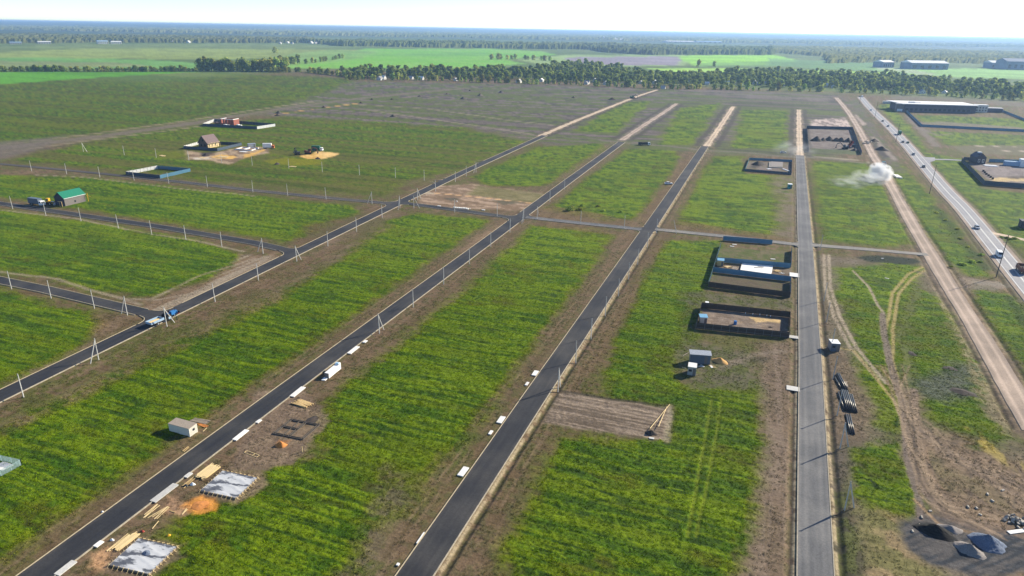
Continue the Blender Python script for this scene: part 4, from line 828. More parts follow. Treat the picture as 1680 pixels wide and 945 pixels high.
# far woods: canopy of uneven tops
def canopy(name, label, seed, rmin, rmax, rows, step, mask_polys, hgt, mname='leaves_far', az0=-46, az1=46):
    r_ = np.random.RandomState(seed); rr = np.geomspace(rmin, rmax, rows); polys = [PP(*q) for q in mask_polys]
    V = []; F = []; lf = []; base = 0; prev = None
    for i, r in enumerate(rr):
        n = int(math.radians(az1-az0)*r/step); n = min(n, 900)
        pass
    n = 760; az = head + np.linspace(math.radians(az0), math.radians(az1), n)
    Rg2, Az2 = np.meshgrid(rr, az, indexing='ij'); Rg2 = Rg2*(1+r_.uniform(-.35,.35,Rg2.shape)*(rr[1]/rr[0]-1)); Az2 = Az2 + r_.uniform(-.4,.4,Az2.shape)*(az[1]-az[0])
    x = Rg2*np.sin(Az2); y = Rg2*np.cos(Az2); inside = np.zeros(x.shape, bool)
    for poly in polys:
        ins = np.zeros(x.shape, bool); wx = x+120*(fbm(x,y,300,oct=3,seed=seed)-.5); wy = y+200*(fbm(x,y,300,oct=3,seed=seed+9)-.5)
        for k in range(len(poly)):
            a, b = poly[k], poly[(k+1)%len(poly)]; ins ^= ((a.y > wy) != (b.y > wy)) & (wx < (b.x-a.x)*(wy-a.y)/((b.y-a.y) or 1e-9)+a.x)
        inside |= ins
    clump = fbm(x,y,110,oct=3,seed=seed+3); z = np.where(inside, hgt*(.35+.75*r_.uniform(0,1,x.shape)**.6)*(.6+.8*clump), -1.0)
    idx = np.arange(x.size).reshape(x.shape); q = np.stack([idx[:-1,:-1], idx[:-1,1:], idx[1:,1:], idx[1:,:-1]],-1).reshape(-1,4)
    keep = inside.ravel()[q].any(1); q = q[keep]; used, inv = np.unique(q.ravel(), return_inverse=True); q = inv.reshape(-1,4)
    V = np.stack([x.ravel(),y.ravel(),z.ravel()],-1)[used]; me = bpy.data.meshes.new(name); me.from_pydata(V.tolist(), [], q.tolist()); me.materials.append(MAT[mname])
    fc = np.clip(.05+1.0*r_.uniform(0,1,len(V))*fbm(V[:,0],V[:,1],400,oct=3,seed=seed+5)*1.3,0,1); me.attributes.new('leaf','FLOAT','POINT').data.foreach_set('value', fc.astype(np.float32)); me.update()
    return tag(struct(link(name, me),'stuff'), label, 'forest')
WOOD1 = [[(500,70),(545,75.5),(700,77.5),(850,80),(960,81),(1000,86),(1060,90),(1180,90.5),(1262,90),(1262,76),(1100,73),(960,70),(760,66),(600,63),(520,64)]]
canopy('wood', 'long dark green wood edging the bright far meadow', 41, 2300, 4600, 46, 6, WOOD1, 21)
canopy('wood', 'wooded plain beyond the far left fields', 43, 2300, 5600, 40, 8, [[(-400,79),(0,71),(160,69.5),(420,70),(500,70),(520,62),(300,50),(0,44),(-400,38)]], 17)
canopy('wood', 'hazy scrub woodland behind the grey sheds', 47, 1900, 5600, 60, 8, [[(1262,86),(1340,92),(1366,104),(1450,102),(1560,103),(1720,107),(1800,100),(1800,72),(1500,68),(1262,66)],[(1262,74),(1100,72),(960,69),(760,65),(520,63),(520,56),(1262,64)]], 15)
canopy('wood', 'distant blue forest along the horizon', 53, 5600, 17000, 46, 20, [[(-600,39),(2300,91),(2300,75.5),(-600,24.5)]], 26, az0=-46, az1=46)
# ------------------------------------------------------------------ power poles
def cached(fn):
    c = {}
    def f(*a):
        if a not in c: c[a] = fn(*a)
        return c[a]
    return f
@cached
def post_mesh(h): return MB().box((0,0,h/2-.25),(.24,.20,h+.5),taper=.62).mesh('post','concrete')
@cached
def bracket_mesh(h): return MB().box((0,0,h-.25),(.55,.06,.06)).cyl((.24,0,h-.22),(.24,0,h-.05),.035).cyl((-.24,0,h-.22),(-.24,0,h-.05),.035).mesh('bracket','post_metal')
def pole(px, label, group, foot=None, h=6.9, lean=0.0):
    p = P(*px); o = thing('power_pole', label, 'pole', (p.x,p.y,0), random.gauss(0,.1), group)
    o.rotation_euler = (random.gauss(0,.008), lean+random.gauss(0,.008), 0)
    link('post', post_mesh(h), o); link('bracket', bracket_mesh(h), o)
    if foot:
        q = P(*foot)-p; MB().bar((0,0,h-.5),(q.x,q.y,-.3),.19,.19).build('strut','concrete',o)
    return o
ROWS = [
 ('slim concrete pole in the row in front of the house site', 'poles in front of the house site', [(204,254.5),(256.5,259),(310,263),(364,267.7),(414,271.7),(474,277),(529,282.5),(590,287.6),(649,292),(696,296)]),
 ('slim concrete pole along the grey street past the pale fenced lot', 'poles past the pale fenced lot', [(52,280.6),(109.5,285.7),(164,291),(220,296),(277,301),(340.5,307),(415,315.4),(472,321),(535,327)]),
 ('slim concrete pole along the street of the green roofed house', 'poles by the green roofed house', [(21,343),(75.5,354),(133,363),(194.5,375),(249,385),(305,393.6),(364,405)]),
 ('slim concrete pole along the side street nearest the tractor', 'poles on the tractor side street', [(19,474),(84,489.5),(155,506)]),
 ('slim concrete pole on the verge of the road with the tractor', 'poles along the tractor road', [(39,652),(353,495),(424,460),(538,404),(585,380),(627,357.4),(714.6,314),(747,298.5),(765,289)]),
 ('slim concrete pole on the verge of the road with the white block stack', 'poles along the block stack road', [(678,504),(728,466.5),(770,433),(805,405),(836.5,381),(902,331),(926,311)]),
 ('slim concrete pole along the short street between crossing and sandy plot', 'poles on the crossing street', [(746,348),(815.6,355),(952.5,367.6),(1024,375)]),
 ('slim concrete pole on the grassy shoulder beside the tilled plot road', 'poles along the tilled plot road', [(1046,433.5),(1031,458),(1014.5,486),(993,517),(969.5,555),(944.6,594),(1062,405)]),
]
for lab, grp, pts in ROWS:
    for q in pts: pole(q, lab, grp)
for q, f, lab in (((137,249),(143.5,249.5),'strutted concrete pole beside the long earth track'),((610.5,334.6),(602,334),'strutted pole at the end of the grey street'),((656,341.7),(653,344.5),'strutted pole on inner corner of tractor road crossing'),
    ((685,328),(691,326.3),'strutted pole at sandy plot corner'),((679,341.7),(689,341.9),'wide strutted pole at start of crossing street'),((487,429),(494.4,426),'strutted pole opposite the green roofed house street'),((431.7,416),(422,413.5),'strutted last pole of the green roofed house street'),
    ((622.6,547),(630,541),'strutted pole above the white slabs'),((209,517),(199,514.4),'strutted pole on worn corner near the tractor'),((274,535.7),(287,529),'strutted pole standing in front of the tractor'),((162,590.6),(148,597),'wide strutted pole below the tractor road kerb'),
    ((859,364),(856,366.5),'strutted pole at crossing of the block stack road'),((881,360),(884,352),'strutted pole on rounded corner kerb'),((781,283),(777,284),'strutted pole at far end of tractor road'),((915.5,641),(919.5,633.6),'strutted pole at the tilled plot corner')):
    pole(q, lab, None, f)
pole((1077,381.6),'lone pole at crossing beside bare soil corner',None); pole((1110,383),'leaning concrete pole on bare soil corner',None,lean=-.28)
gD = 'poles beside the worn grey road'
for q in ((1333,412),(1336,497),(1339,532),(1345,578),(1346.5,627),(1351,689)):
    p = P(*q)+Vector((3.4,3.6,0)); o = thing('power_pole','slim grey pole on right verge of worn grey road','pole',(p.x,p.y,0),0,gD); link('post',post_mesh(7.2),o); link('bracket',bracket_mesh(7.2),o)
for q, lab in (((1361,742),'strutted grey pole below the black pipes'),((1366,845),'strutted grey pole by dark verge weeds')):
    p = P(*q)+Vector((2.4,2.6,0)); o = thing('power_pole',lab,'pole',(p.x,p.y,0)); link('post',post_mesh(7.2),o); link('bracket',bracket_mesh(7.2),o); MB().bar((0,0,6.7),(2.0,1.6,-.2),.19,.19).build('strut','concrete',o)
# tall wooden line along the highway
for q, yt, lab in (((1634,455),384,'tall dark wooden pole at the side track junction'),((1524.5,318.5),267,'tall dark wooden pole near the highway side road'),((1469.5,233),208.5,'tall dark wooden pole beside the queue of cars'),((1435,193.5),168,'tall dark wooden pole opposite the white roofed barn'),((1410,170),154,'farthest tall dark pole where highway bends')):
    p = P(*q); h = 18.2; o = thing('wooden_pole',lab,'pole',(p.x,p.y,0),.2); MB().cyl((0,0,-.5),(.25,0,h),.20,.12,8).build('post','pole_wood',o)
    a = MB(); a.bar((-1.1,0,h-3.2),(1.2,0,h-3.2),.12); a.build('crossarm','pole_wood',o)
    for x in (-1,.1,1.1): MB().cyl((x,0,h-3.15),(x,0,h-2.85),.06,.05,6).build('insulator','concrete',o)

# ------------------------------------------------------------------ fences
def panel_mesh(wd, h, m, ribs=None):
    ribs = ribs or max(3,int(wd/.42)); mb = MB(); vs = []; n = ribs*4
    prof = []
    for i in range(ribs):
        x = wd*i/ribs; s = wd/ribs; prof += [(x,-.03),(x+s*.30,-.03),(x+s*.42,.03),(x+s*.88,.03)]
    prof.append((wd,-.03))
    for x, y in prof: vs += [(x,y,.05),(x,y,h)]
    return mb.add(vs, [(2*i,2*i+2,2*i+3,2*i+1) for i in range(len(prof)-1)]).mesh('panel',m)
def fence(label, sides, h, pw=2.6, post='post_metal', cat='fence', mesh_only=False):
    """sides: (start, end, material)"""
    r = thing('fence', label, cat, (sides[0][0].x, sides[0][0].y, 0)); base = Vector(r.location)
    pm = MB().box((0,0,h/2-.1),(.09,.09,h+.3)).mesh('post',post)
    for a, b, m_ in sides:
        L_ = (b-a).length; n = max(1, round(L_/pw)); wd = L_/n; me = panel_mesh(wd-.03,h,m_); d = (b-a).normalized(); ang = rot_of(a,b)
        rl = MB().box((L_/2,.055,h*.82),(L_,.04,.06)).box((L_/2,.055,h*.25),(L_,.04,.06)).build('rail',post,r); rl.location = a-base; rl.rotation_euler = (0,0,ang)
        for i in range(n):
            o = link('panel',me,r); o.location = a-base+d*(wd*i+.015)+Vector((0,0,random.gauss(0,.01))); o.rotation_euler = (random.gauss(0,.01),0,ang)
            q = link('post',pm,r); nn_ = Vector((-d.y,d.x,0))*.09; q.location = a-base+d*(wd*i)+nn_; q.rotation_euler = (0,0,ang)
    return r
H2 = 2.25
# lots in front of road D
tl_, bl_, br_, tr_ = P(1182,405), P(1161.5,471), P(1296,488.5), P(1298,412)
fence('blue sheet fence round the lot with white house slab', [(tl_,bl_,'fence_teal'),(bl_,br_,'fence_brown'),(br_,P(1296.5,463),'fence_blue'),(P(1297,440),tr_,'fence_blue')], H2)
fence('short blue sheet fence along the crossing street', [(P(1186,394.5),P(1266.5,401.2),'fence_blue')], H2)
fence('blue divider fence behind the white house slab', [(P(1175,430),P(1297,440),'fence_blue')], H2)
fence('blue divider fence in front of the white house slab', [(P(1169,446.5),P(1296.5,462),'fence_blue')], H2)
a_, b_, c_, d_ = P(1150.5,505.5), P(1295,521), P(1294,555), P(1142,539.5)
fence('dark brown sheet fence round the lot with blue roofed shed', [(a_,b_,'fence_brown'),(b_,P(1294.5,543),'fence_brown'),(P(1294.2,549),c_,'fence_brown'),(c_,d_,'fence_brown'),(d_,a_,'fence_brown')], H2)
fence('far blue and brown sheet fence round rubble lot', [(P(1229,262.5),P(1299,266),'fence_blue'),(P(1299,266),P(1298,287),'fence_slate'),(P(1298,287),P(1222,281),'fence_slate'),(P(1222,281),P(1229,262.5),'fence_teal')], 1.8)
fence('fence with inner face coloured as sunlit round empty grassy lot', [(P(207,287),P(263,293),'fence_slate'),(P(263,293),P(313,281.5),'fence_blue'),(P(313,281.5),P(259,277),'fence_blue'),(P(259,277),P(207,287),'fence_sunlit')], H2)
fence('fence with left side coloured as sunlit round gabled house', [(P(301.5,244),P(357,248),'fence_slate'),(P(357,248),P(397,238.5),'paint_slate'),(P(397,238.5),P(331,235.5),'fence_slate'),(P(331,235.5),P(301.5,244),'fence_sunlit')], H2, 3)
fence('dark fence with ends coloured as sunlit round red brick shell', [(P(333,207),P(422,212),'fence_slate'),(P(422,212),P(452,207.3),'fence_sunlit'),(P(452,207.3),P(352,199.5),'fence_slate'),(P(352,199.5),P(333,207),'fence_sunlit')], 2.6, 4)
fence('dark fence round lot with row of soil heaps', [(P(1326,250),P(1323,211),'fence_slate'),(P(1323,211),P(1398,213),'fence_slate'),(P(1398,213),P(1413,254),'fence_slate')], 3.0, 6)
fence('long blue fence in front of the white roofed barn', [(P(1487,184),P(1512,208),'fence_blue'),(P(1512,208),P(1680,216.5),'fence_blue'),(P(1680,216.5),P(1760,221),'fence_blue')], 2.6, 8)
fence('blue fence running right from barn end', [(P(1638,181),P(1700,206),'fence_blue')], 2.6, 8)
fence('dark slate fence round storage yard right of highway', [(P(1577,265.5),P(1614,304),'fence_slate'),(P(1614,304),P(1690,310),'fence_slate'),(P(1690,310),P(1760,316),'fence_slate')], 3.2, 5)
fence('blue rear fence of storage yard beside dark house', [(P(1580,263),P(1600,264),'fence_slate'),(P(1622,266),P(1760,270),'fence_blue')], 2.6, 5)
# wire fence at lower left: posts and rails with wire mesh
r = thing('wire_fence','pale green wire fence panel corner with white slab inside','fence',tuple(P(36,764)))
mw = bpy.data.materials.new('wire'); mw.use_nodes = True; N = mw.node_tree.nodes; L = mw.node_tree.links; b = N['Principled BSDF']; b.inputs['Base Color'].default_value = (.30,.42,.42,1); b.inputs['Roughness'].default_value = .5; MAT['wire'] = mw
base = P(36,764)
for a, b2 in ((P(36,764),P(2,782)),(P(36,764),P(-14,753)),(P(2,782),P(-40,776))):
    n = max(2,int((b2-a).length/2.2)); d = (b2-a)/n
    for i in range(n):
        p0 = a-base+d*i; mb = MB()
        mb.bar(p0+Vector((0,0,1.55)), p0+d+Vector((0,0,1.55)), .05).bar(p0+Vector((0,0,.1)), p0+d+Vector((0,0,.1)), .05)
        for k in range(1,16): q = p0+d*k/16; mb.bar(q+Vector((0,0,.1)), q+Vector((0,0,1.55)), .035)
        for k in range(1,9): mb.bar(p0+Vector((0,0,.1+k*.16)), p0+d+Vector((0,0,.1+k*.16)), .03)
        mb.build('wire_panel','wire',r); MB().box(p0+Vector((0,0,.75)),(.1,.1,1.8)).build('post','wire',r)
p = P(8,768); tag(MB().prism([(p.x-2.5,p.y-1),(p.x+.8,p.y-1),(p.x+.8,p.y+1.4),(p.x-2.5,p.y+1.4)],-.05,.25).build('concrete_slab','white_concrete'),'white slab inside the pale wire fence','slab')

# ------------------------------------------------------------------ concrete slabs over the drains along the roads
def slab(px, ln, wd, label, m='white_concrete', h=.2, road=B, rz=None, cat='slab', group=None):
    p = P(*px); _, _, u = near_s(road, p); a = math.atan2(u.y,u.x) if rz is None else rz
    o = tag(MB().box((0,0,h/2-.02),(ln,wd,h)).build('concrete_slab',m),label,cat,group); o.location = (p.x,p.y,.08); o.rotation_euler = (0,0,a+random.gauss(0,.02)); return o
slab((580,575),5.2,1.3,'long white slab next to the small one below strutted pole'); slab((599,561),1.6,1.0,'smallest white slab below strutted pole')
slab((488.5,643.5),5.4,1.4,'white slab between block stack and round timber pile'); slab((424.5,692),1.5,.9,'small white slab across from the white cabin'); slab((395,714.5),4.6,1.2,'grey white slab level with trench foundation')
slab((270,809.5),6.2,1.5,'large pale slab bridging to the middle of the building sites','concrete'); slab((309,780.5),1.7,1.0,'small concrete slab by the fresh board stack','concrete'); slab((162,893.5),1.6,1.0,'small white slab at near tarp foundation'); slab((108,933),3.6,1.3,'concrete slab at the roadside past the near tarp foundation','concrete')
slab((878,613),3.0,1.3,'white slab beside kerb above its smaller neighbour',road=C); slab((864.5,630.5),1.9,.7,'narrow white slab lying off the kerb',road=C); slab((822,689.5),3.2,1.35,'white slab on the kerb left of the tilled plot',road=C); slab((805,710.5),1.7,.7,'small white slab below the kerbside slab',road=C); slab((760,774.5),3.4,1.35,'white slab alone on brown verge',road=C)
slab((690,883.5),3.2,.28,'thin white beam in a dark trench beside kerb',road=C); slab((653,927),.6,.5,'tiny white block in a dug hole beside kerb',road=C)
slab((1303,451.5),5.0,3.6,'bright white slab from road to house slab gate',rz=PI/2,h=.16); slab((1301,638),2.6,3.4,'pale concrete crossing pad opposite black pipes','concrete',rz=PI/2,h=.14); slab((1302,553.5),2.2,2.8,'grey crossing pad at dark brown fence gate','concrete',rz=PI/2,h=.14)
slab((749.5,331),0.9,.6,'small white block on sandy plot',rz=.1,h=.4); slab((720.5,338.5),1.8,.9,'white slab left of the formwork pile',rz=.1,h=.3); slab((793,345),1.8,.9,'white slab right of the formwork pile',rz=.1,h=.3)
slab((1447.5,424.5),.9,.5,'small white scrap near dark pond patch',rz=.3); slab((1455,457),1.6,.5,'narrow white board on meadow inside wheel tracks',rz=-.2,h=.12)
for q, lab in (((1469.5,290),'left one of two long white beams beside dirt road'),((1474.5,290.5),'right one of two long white beams beside dirt road')): slab(q,11,1.5,lab,rz=PI/2+.12,h=.8)
for q, lab in (((1205,401.5),'upper white sheet on grass inside blue fence'),((1201,404.5),'lower white sheet on grass inside blue fence'),((1268,425.5),'white bag on grass behind divider fence')): slab(q,1.9,.8,lab,rz=.15,h=.15)
r = thing('formwork_pile','white ribbed formwork pile lying on street edge','formwork',tuple(P(757,342)),.03)
for i in range(7): MB().box((-4+i*1.3,random.uniform(-.3,.3),.25),(.9,1.2,.5)).build('form_panel','white_concrete',r)
MB().box((0,.9,.15),(10,.35,.3)).build('rail','white_concrete',r)

# ------------------------------------------------------------------ heaps
def heap_mesh(name, m, rx, ry, h, seed, ridge=0.0, n=18, k=7):
    rg_ = random.Random(seed); vs = [(0,0,h)]; fs = []; ph = [rg_.random()*6 for _ in range(4)]
    for i in range(1,k+1):
        t = i/k
        for j in range(n):
            a = 2*PI*j/n; w_ = 1+.10*math.sin(2*a+ph[0])+.06*math.sin(3*a+ph[1])+.05*math.sin(5*a+ph[2])+.03*math.sin(9*a+ph[3]); z = h*((1-t)**1.15*.8+.2*math.cos(t*PI/2)**2)*(1+(.10 if n < 30 else .03)*math.sin(4*a+ph[3]+3*t))+rg_.gauss(0,(.022 if n < 30 else .035)*h) if i < k else -.15
            vs.append((math.cos(a)*rx*t*w_+ridge*math.cos(a)*(1-t)*rx, math.sin(a)*ry*t*w_, z))
    for j in range(n): fs.append((0,1+j,1+(j+1)%n))
    for i in range(k-1):
        for j in range(n): a = 1+i*n; fs.append((a+j,a+n+j,a+n+(j+1)%n,a+(j+1)%n))
    mb = MB(); mb.add(vs, fs); return mb.mesh(name, m, True)
def heap(px, rx, ry, h, m, label, seed, name='soil_heap', cat='heap', rz=0.0, group=None, ridge=0.0, k=7, n=18):
    p = P(*px); o = link(name, heap_mesh(name,m,rx,ry,h,seed,ridge,n,k)); o.location = (p.x,p.y,0); o.rotation_euler = (0,0,rz); return tag(o,label,cat,group)
heap((461,731),1.5,1.25,1.15,'sand_orange','orange sand heap beside trench foundation',1,'sand_heap')
heap((328,829),2.0,1.7,.28,'sand_orange','flat spread of orange sand before far tarp foundation',2,'sand_heap')
heap((1181,593),2.6,2.0,1.3,'sand','yellow sand heap right of metal shed',3,'sand_heap',rz=-.4)
heap((1068,711),1.5,1.2,.9,'soil_dark','brown soil heap on tilled plot under two poles',4)
heap((1534,872),4.0,2.4,1.6,'coal','black heap on dark gravel pad',5,'coal_heap',k=18,n=44); heap((1620,891),3.6,2.6,1.9,'gravel_blue','blue grey gravel heap',6,'gravel_heap',rz=-.5,k=18,n=44); heap((1590,903),2.7,2.0,1.5,'gravel_grey','pale topped small gravel heap',7,'gravel_heap',rz=-.5,k=18,n=44); heap((1558,868),2.4,1.6,.9,'gravel_grey','low grey heap joined to the black heap',8,'gravel_heap')
for i,(q,s) in enumerate((((1339.5,231),1.3),((1350,231),.9),((1360,230.5),1.2),((1371.5,231.5),1),((1379.5,231.8),1.1),((1391,232.8),1.15))): heap(q,4.6*s,4.2*s,3.3*s,'soil_dark','brown soil heap in the row inside dark fenced lot',20+i,group='soil heaps in the fenced lot',rz=i)
for i,(q,s,lab) in enumerate((((457,186),1.5,'dark soil heap beside the ochre track start'),((455,190),1.1,'smaller dark soil heap against ochre track'),((531,176.5),1.0,'dark heap at the middle of ochre track'),((592,169),.9,'dark heap on grey soil past ochre track'),((610,163.5),1.0,'dark heap in front of thin grey track'),((643,163.5),.9,'dark heap on thin grey track'),((688,158.5),1.0,'small dark heap near the grey field corner'),((733,154.5),.9,'dark heap beside faint diagonal track'),((771,149),1.0,'dark heap at the diagonal track end'),((645,191.5),1.3,'dark heap on the pale line across olive plots'),((760,162.5),1.7,'broad low dark heap on grey plots'),((788,157),1.9,'broadest low heap on grey plots'),((822,152),1.7,'broad heap near the village belt'),((941,160.5),1.3,'heap between belt and pale dirt road'))): heap(q,3.2*s,2.6*s,1.9*s,'soil_grey' if s > 1.25 else 'soil_dark',lab,40+i,rz=i*.7)
for i,(q,s,lab) in enumerate((((1004,163.5),2.2,'green brown spoil heap left of pale dirt road'),((1040,162),2.0,'spoil heap right of pale dirt road'),((454.5,269.5),1.0,'dark spoil heap on yellow grass left of ochre pit'),((521.5,260.5),1.0,'dark spoil heap at ochre pit rim'),((1402,247),1.5,'pinkish soil heap beside small loader'),((1434,232),2.0,'dark spoil bank beside broken concrete'),((1446,246),2.4,'larger dark spoil bank beside dirt road'),((338,255),1.2,'dark topsoil heap before gabled house'),((1243,270),2.0,'dark rubble mound inside far fenced lot'),((1498,581),.7,'small dark mound on meadow by purple track'),((1578,643),1.3,'dark mound on greyish meadow'),((1558,605),1.0,'dark green mound on rough meadow'),((511,690),.8,'dark spoil along the trench foundation back'))): heap(q,3.0*s,2.2*s,1.3*s if i not in (9,10,11,12) else .45*s,'soil_dark' if i != 4 else 'soil_grey',lab,70+i,rz=i*.9)
r = thing('rubble_pile','pile of broken pale concrete pieces at dirt yard edge','rubble',tuple(P(1669,856)))
for i in range(46):
    x, y = random.gauss(0,1.5), random.gauss(0,.8); s = random.uniform(.2,.55); MB().box((x,y,max(.1,.55-.25*abs(x))*random.random()+s*.3),(s*1.4,s,s*.6),random.random()*3,random.gauss(0,.4),random.gauss(0,.4)).build('rubble_piece','rubble',r)
slab((1669,872.5),4.2,.9,'crumpled white sheet near rubble pile',rz=.55,h=.12)
for i,q in enumerate(((1588,832),(1602,834),(1608,845),(1628,822),(1620,811),(1526,839),(1512,849),(1497,872),(1645,805),(1510,862))):
    o = tag(MB().box((0,0,.1),(random.uniform(.5,.9),.35,.3),random.random()*3,.2).build('stone','rubble'),'small pale stone lying on dirt yard','stone','stones on the dirt yard'); o.location = P(*q)
r = thing('rubble_pile','broken concrete slabs heaped beside dirt road','rubble',tuple(P(1421,234)))
for i in range(22): MB().box((random.gauss(0,3),random.gauss(0,7),random.random()*1.2),(random.uniform(1,2.6),random.uniform(.8,1.6),.5),random.random()*3,random.gauss(0,.3)).build('rubble_piece','rubble',r)

# ------------------------------------------------------------------ building sites beside road B
def tarp_pad(corners, label, seed):
    q = PP(*corners); c = (q[0]+q[2])/2; rz = rot_of(q[3],q[2]); lx = ((q[1]-q[0]).length+(q[2]-q[3]).length)/2; ly = ((q[3]-q[0]).length+(q[2]-q[1]).length)/2
    r = thing('slab_foundation',label,'foundation',(c.x,c.y,0),rz); h = .34
    for s in (-1,1):
        MB().box((0,s*(ly/2+.02),h/2-.05),(lx+.12,.05,h+.1)).build('formwork_board','timber_grey',r); MB().box((s*(lx/2+.02),0,h/2-.05),(.05,ly,h+.1)).build('formwork_board','timber_grey',r)
    n = 26; vs = []; rg_ = np.random.RandomState(seed); gx, gy = np.meshgrid(np.linspace(-lx/2,lx/2,n),np.linspace(-ly/2,ly/2,n),indexing='ij')
    z = h-.04+.13*(fbm(gx.ravel()+seed*9,gy.ravel(),2.2,1.0,oct=3,seed=seed)-.5).reshape(gx.shape)+.07*np.maximum(0,np.sin(gx*.9+gy*2.6+seed+2*fbm(gx.ravel(),gy.ravel(),1.5,seed=seed).reshape(gx.shape)))**6
    vs = np.stack([gx,gy,z],-1).reshape(-1,3); fs = [(i*n+j,(i+1)*n+j,(i+1)*n+j+1,i*n+j+1) for i in range(n-1) for j in range(n-1)]
    mb = MB(); mb.add(vs.tolist(), fs); mb.build('tarpaulin','tarp',r,True)
    mb2 = MB(); st = MB().bar((0,0,-.1),(0,0,h+.22),.07).mesh('stake','timber_pale'); br = MB().bar((0,0,.45),(0,-.55,0),.05).mesh('brace','timber_pale')
    for s in (-1,1):
        for k in range(9):
            o = link('stake',st,r); o.location = (-lx/2+lx*k/8,s*(ly/2+.10),0); o2 = link('brace',br,r); o2.location = o.location; o2.rotation_euler = (0,0,0 if s < 0 else PI)
            o = link('stake',st,r); o.location = (s*(lx/2+.10),-ly/2+ly*k/8,0); o2 = link('brace',br,r); o2.location = o.location; o2.rotation_euler = (0,0,PI/2 if s > 0 else -PI/2)
    return r
tarp_pad([(368.4,775),(424,786),(385,818),(325,805)],'tarp covered slab foundation farther along the road',1)
tarp_pad([(230,886),(292,899.6),(242.5,943),(177.5,927.5)],'tarp covered slab foundation with dark rag on top',2)
p = P(236,911); o = tag(link('tarpaulin_rag',heap_mesh('tarpaulin_rag','gravel_blue',.9,.7,.3,9)),'dark crumpled tarpaulin on near foundation','tarpaulin'); o.location = (p.x+.3,p.y+.4,.33)
def boards(px, n, ln, label, rz, m='timber_pale', wd=.16, th=.05, layers=1, jit=.06, pitch=None, name='board_pile', piece='board'):
    p = P(*px); r = thing(name,label,'timber',(p.x,p.y,0),rz); me = MB().box((0,0,0),(ln,wd,th)).mesh(piece,m)
    for l_ in range(layers):
        for i in range(n):
            o = link(piece,me,r); o.location = (random.gauss(0,.22),(i-n/2)*(pitch or wd*1.1),.08+l_*th*1.05+random.random()*.02); o.rotation_euler = (0,0,random.gauss(0,jit)); o.scale = (random.uniform(.8,1.05),1,1)
    return r
ub = math.atan2((B[2]-B[1]).y,(B[2]-B[1]).x)
boards((340.5,775),12,4.4,'neat stack of fresh pale boards by far tarp foundation',ub-.02,layers=7,jit=.012,wd=.2)
boards((314,787),3,5.2,'loose boards leaning toward fresh board stack',ub+.03,'timber',jit=.03,pitch=.35)
boards((207.5,889),9,4.6,'boards laid beside near tarp foundation',ub-.03,layers=3,jit=.02)
boards((194,890),3,4.8,'thin boards at road side of near foundation',ub,jit=.02,pitch=.3); boards((248,837),3,4.2,'loose pale planks between the two foundations',ub+.05,jit=.07,pitch=.35); boards((262,841),4,4.2,'scattered planks next to red scrap',ub-.1,jit=.12,pitch=.4); boards((254,862),1,2.6,'single plank pointing at near foundation',ub+.25)
boards((302,840),2,1.7,'two short crossed planks by orange sand',ub+.25,jit=.3); boards((282,840),1,1.3,'short plank lying across the loose boards',ub+1.6,'timber')
boards((498,663),10,4.6,'splayed pile of orange round timber beside grass edge',-.16,'timber',wd=.22,th=.16,layers=2,jit=.06,pitch=.26)
boards((329,691),7,4.6,'weathered boards stacked behind white cabin',.05,'timber_grey',layers=4,jit=.03,pitch=.24); boards((333,698),5,2.6,'orange planks right of white cabin',-.05,'sand_orange',layers=2,jit=.1); boards((336,705),1,1.9,'single plank right of white cabin',ub+.2); boards((304,737),2,2.0,'two brown planks below white cabin',1.75,'timber',pitch=.4)
for k,(q,lab) in enumerate((((413,745),'empty rectangular timber frame on brown ground'),)):
    p = P(*q); r = thing('timber_rack',lab,'timber rack',(p.x,p.y,0),-.10)
    for y in (-.42,.42): MB().box((0,y,.06),(3.9,.09,.09)).build('rail','timber_pale',r)
    for x in (-1.95,0.6,1.95): MB().box((x,0,.07),(.09,.84,.08)).build('crosspiece','timber_pale',r)
p = P(496,742); r = thing('marker_stake','pale upright stakes on grass edge near orange sand heap','stake',(p.x,p.y,0)); MB().bar((0,0,-.1),(0,.1,1.5),.1).build('stake','timber_pale',r); MB().bar((.3,0,-.1),(.9,-.2,.9),.08).build('stake','timber',r)
# trench foundation: timber edged strips
q = PP((477.5,688),(526,698),(497,722),(448,712)); r = thing('trench_foundation','timber edged trench grid for a house on brown ground','foundation',tuple(q[3]),0)
def tr(a, b, m_='pole_wood'):
    d = (b-a); MB().bar(a-q[3]+Vector((0,0,.12)), b-q[3]+Vector((0,0,.12)), .14, .3).build('edge_board',m_,r)
u1, u2 = q[2]-q[3], q[0]-q[3]
for t in (0,.06,.48,.54,.94,1): tr(q[3]+u2*t, q[3]+u2*t+u1*(1 if t not in (.48,.54) else .55))
for t in (0,.06,.33,.5,.56,.94,1): tr(q[3]+u1*t, q[3]+u1*t+u2)
for t in (.03,.51,.97): MB().bar(u2*t+Vector((0,0,.05)), u2*t+u1*(1 if t != .51 else .55)+Vector((0,0,.05)), .3,.05).build('trench_floor','soil_dark',r)
for t in (.03,.53,.97): MB().bar(u1*t+Vector((0,0,.055)), u1*t+u2+Vector((0,0,.055)), .3,.05).build('trench_floor','soil_dark',r)
for q_, lab, m_, s in (((277,879),'yellow canister in grass beside near foundation','paint_yellow',.55),((234,872),'red canister among scattered planks','paint_red',.5),((184,886),'white sack at roadside','paint_white',.5),((316,795),'pile of white sacks by loose boards','paint_white',.7),((305,797),'dark tool bag by loose boards','paint_dark',.6),((168,839.5),'white rag on left verge','paint_white',.3)):
    p = P(*q_); o = tag(link('site_clutter',heap_mesh('site_clutter',m_,s,s*.7,s*.8,int(q_[0]))),lab,'sack'); o.location = p

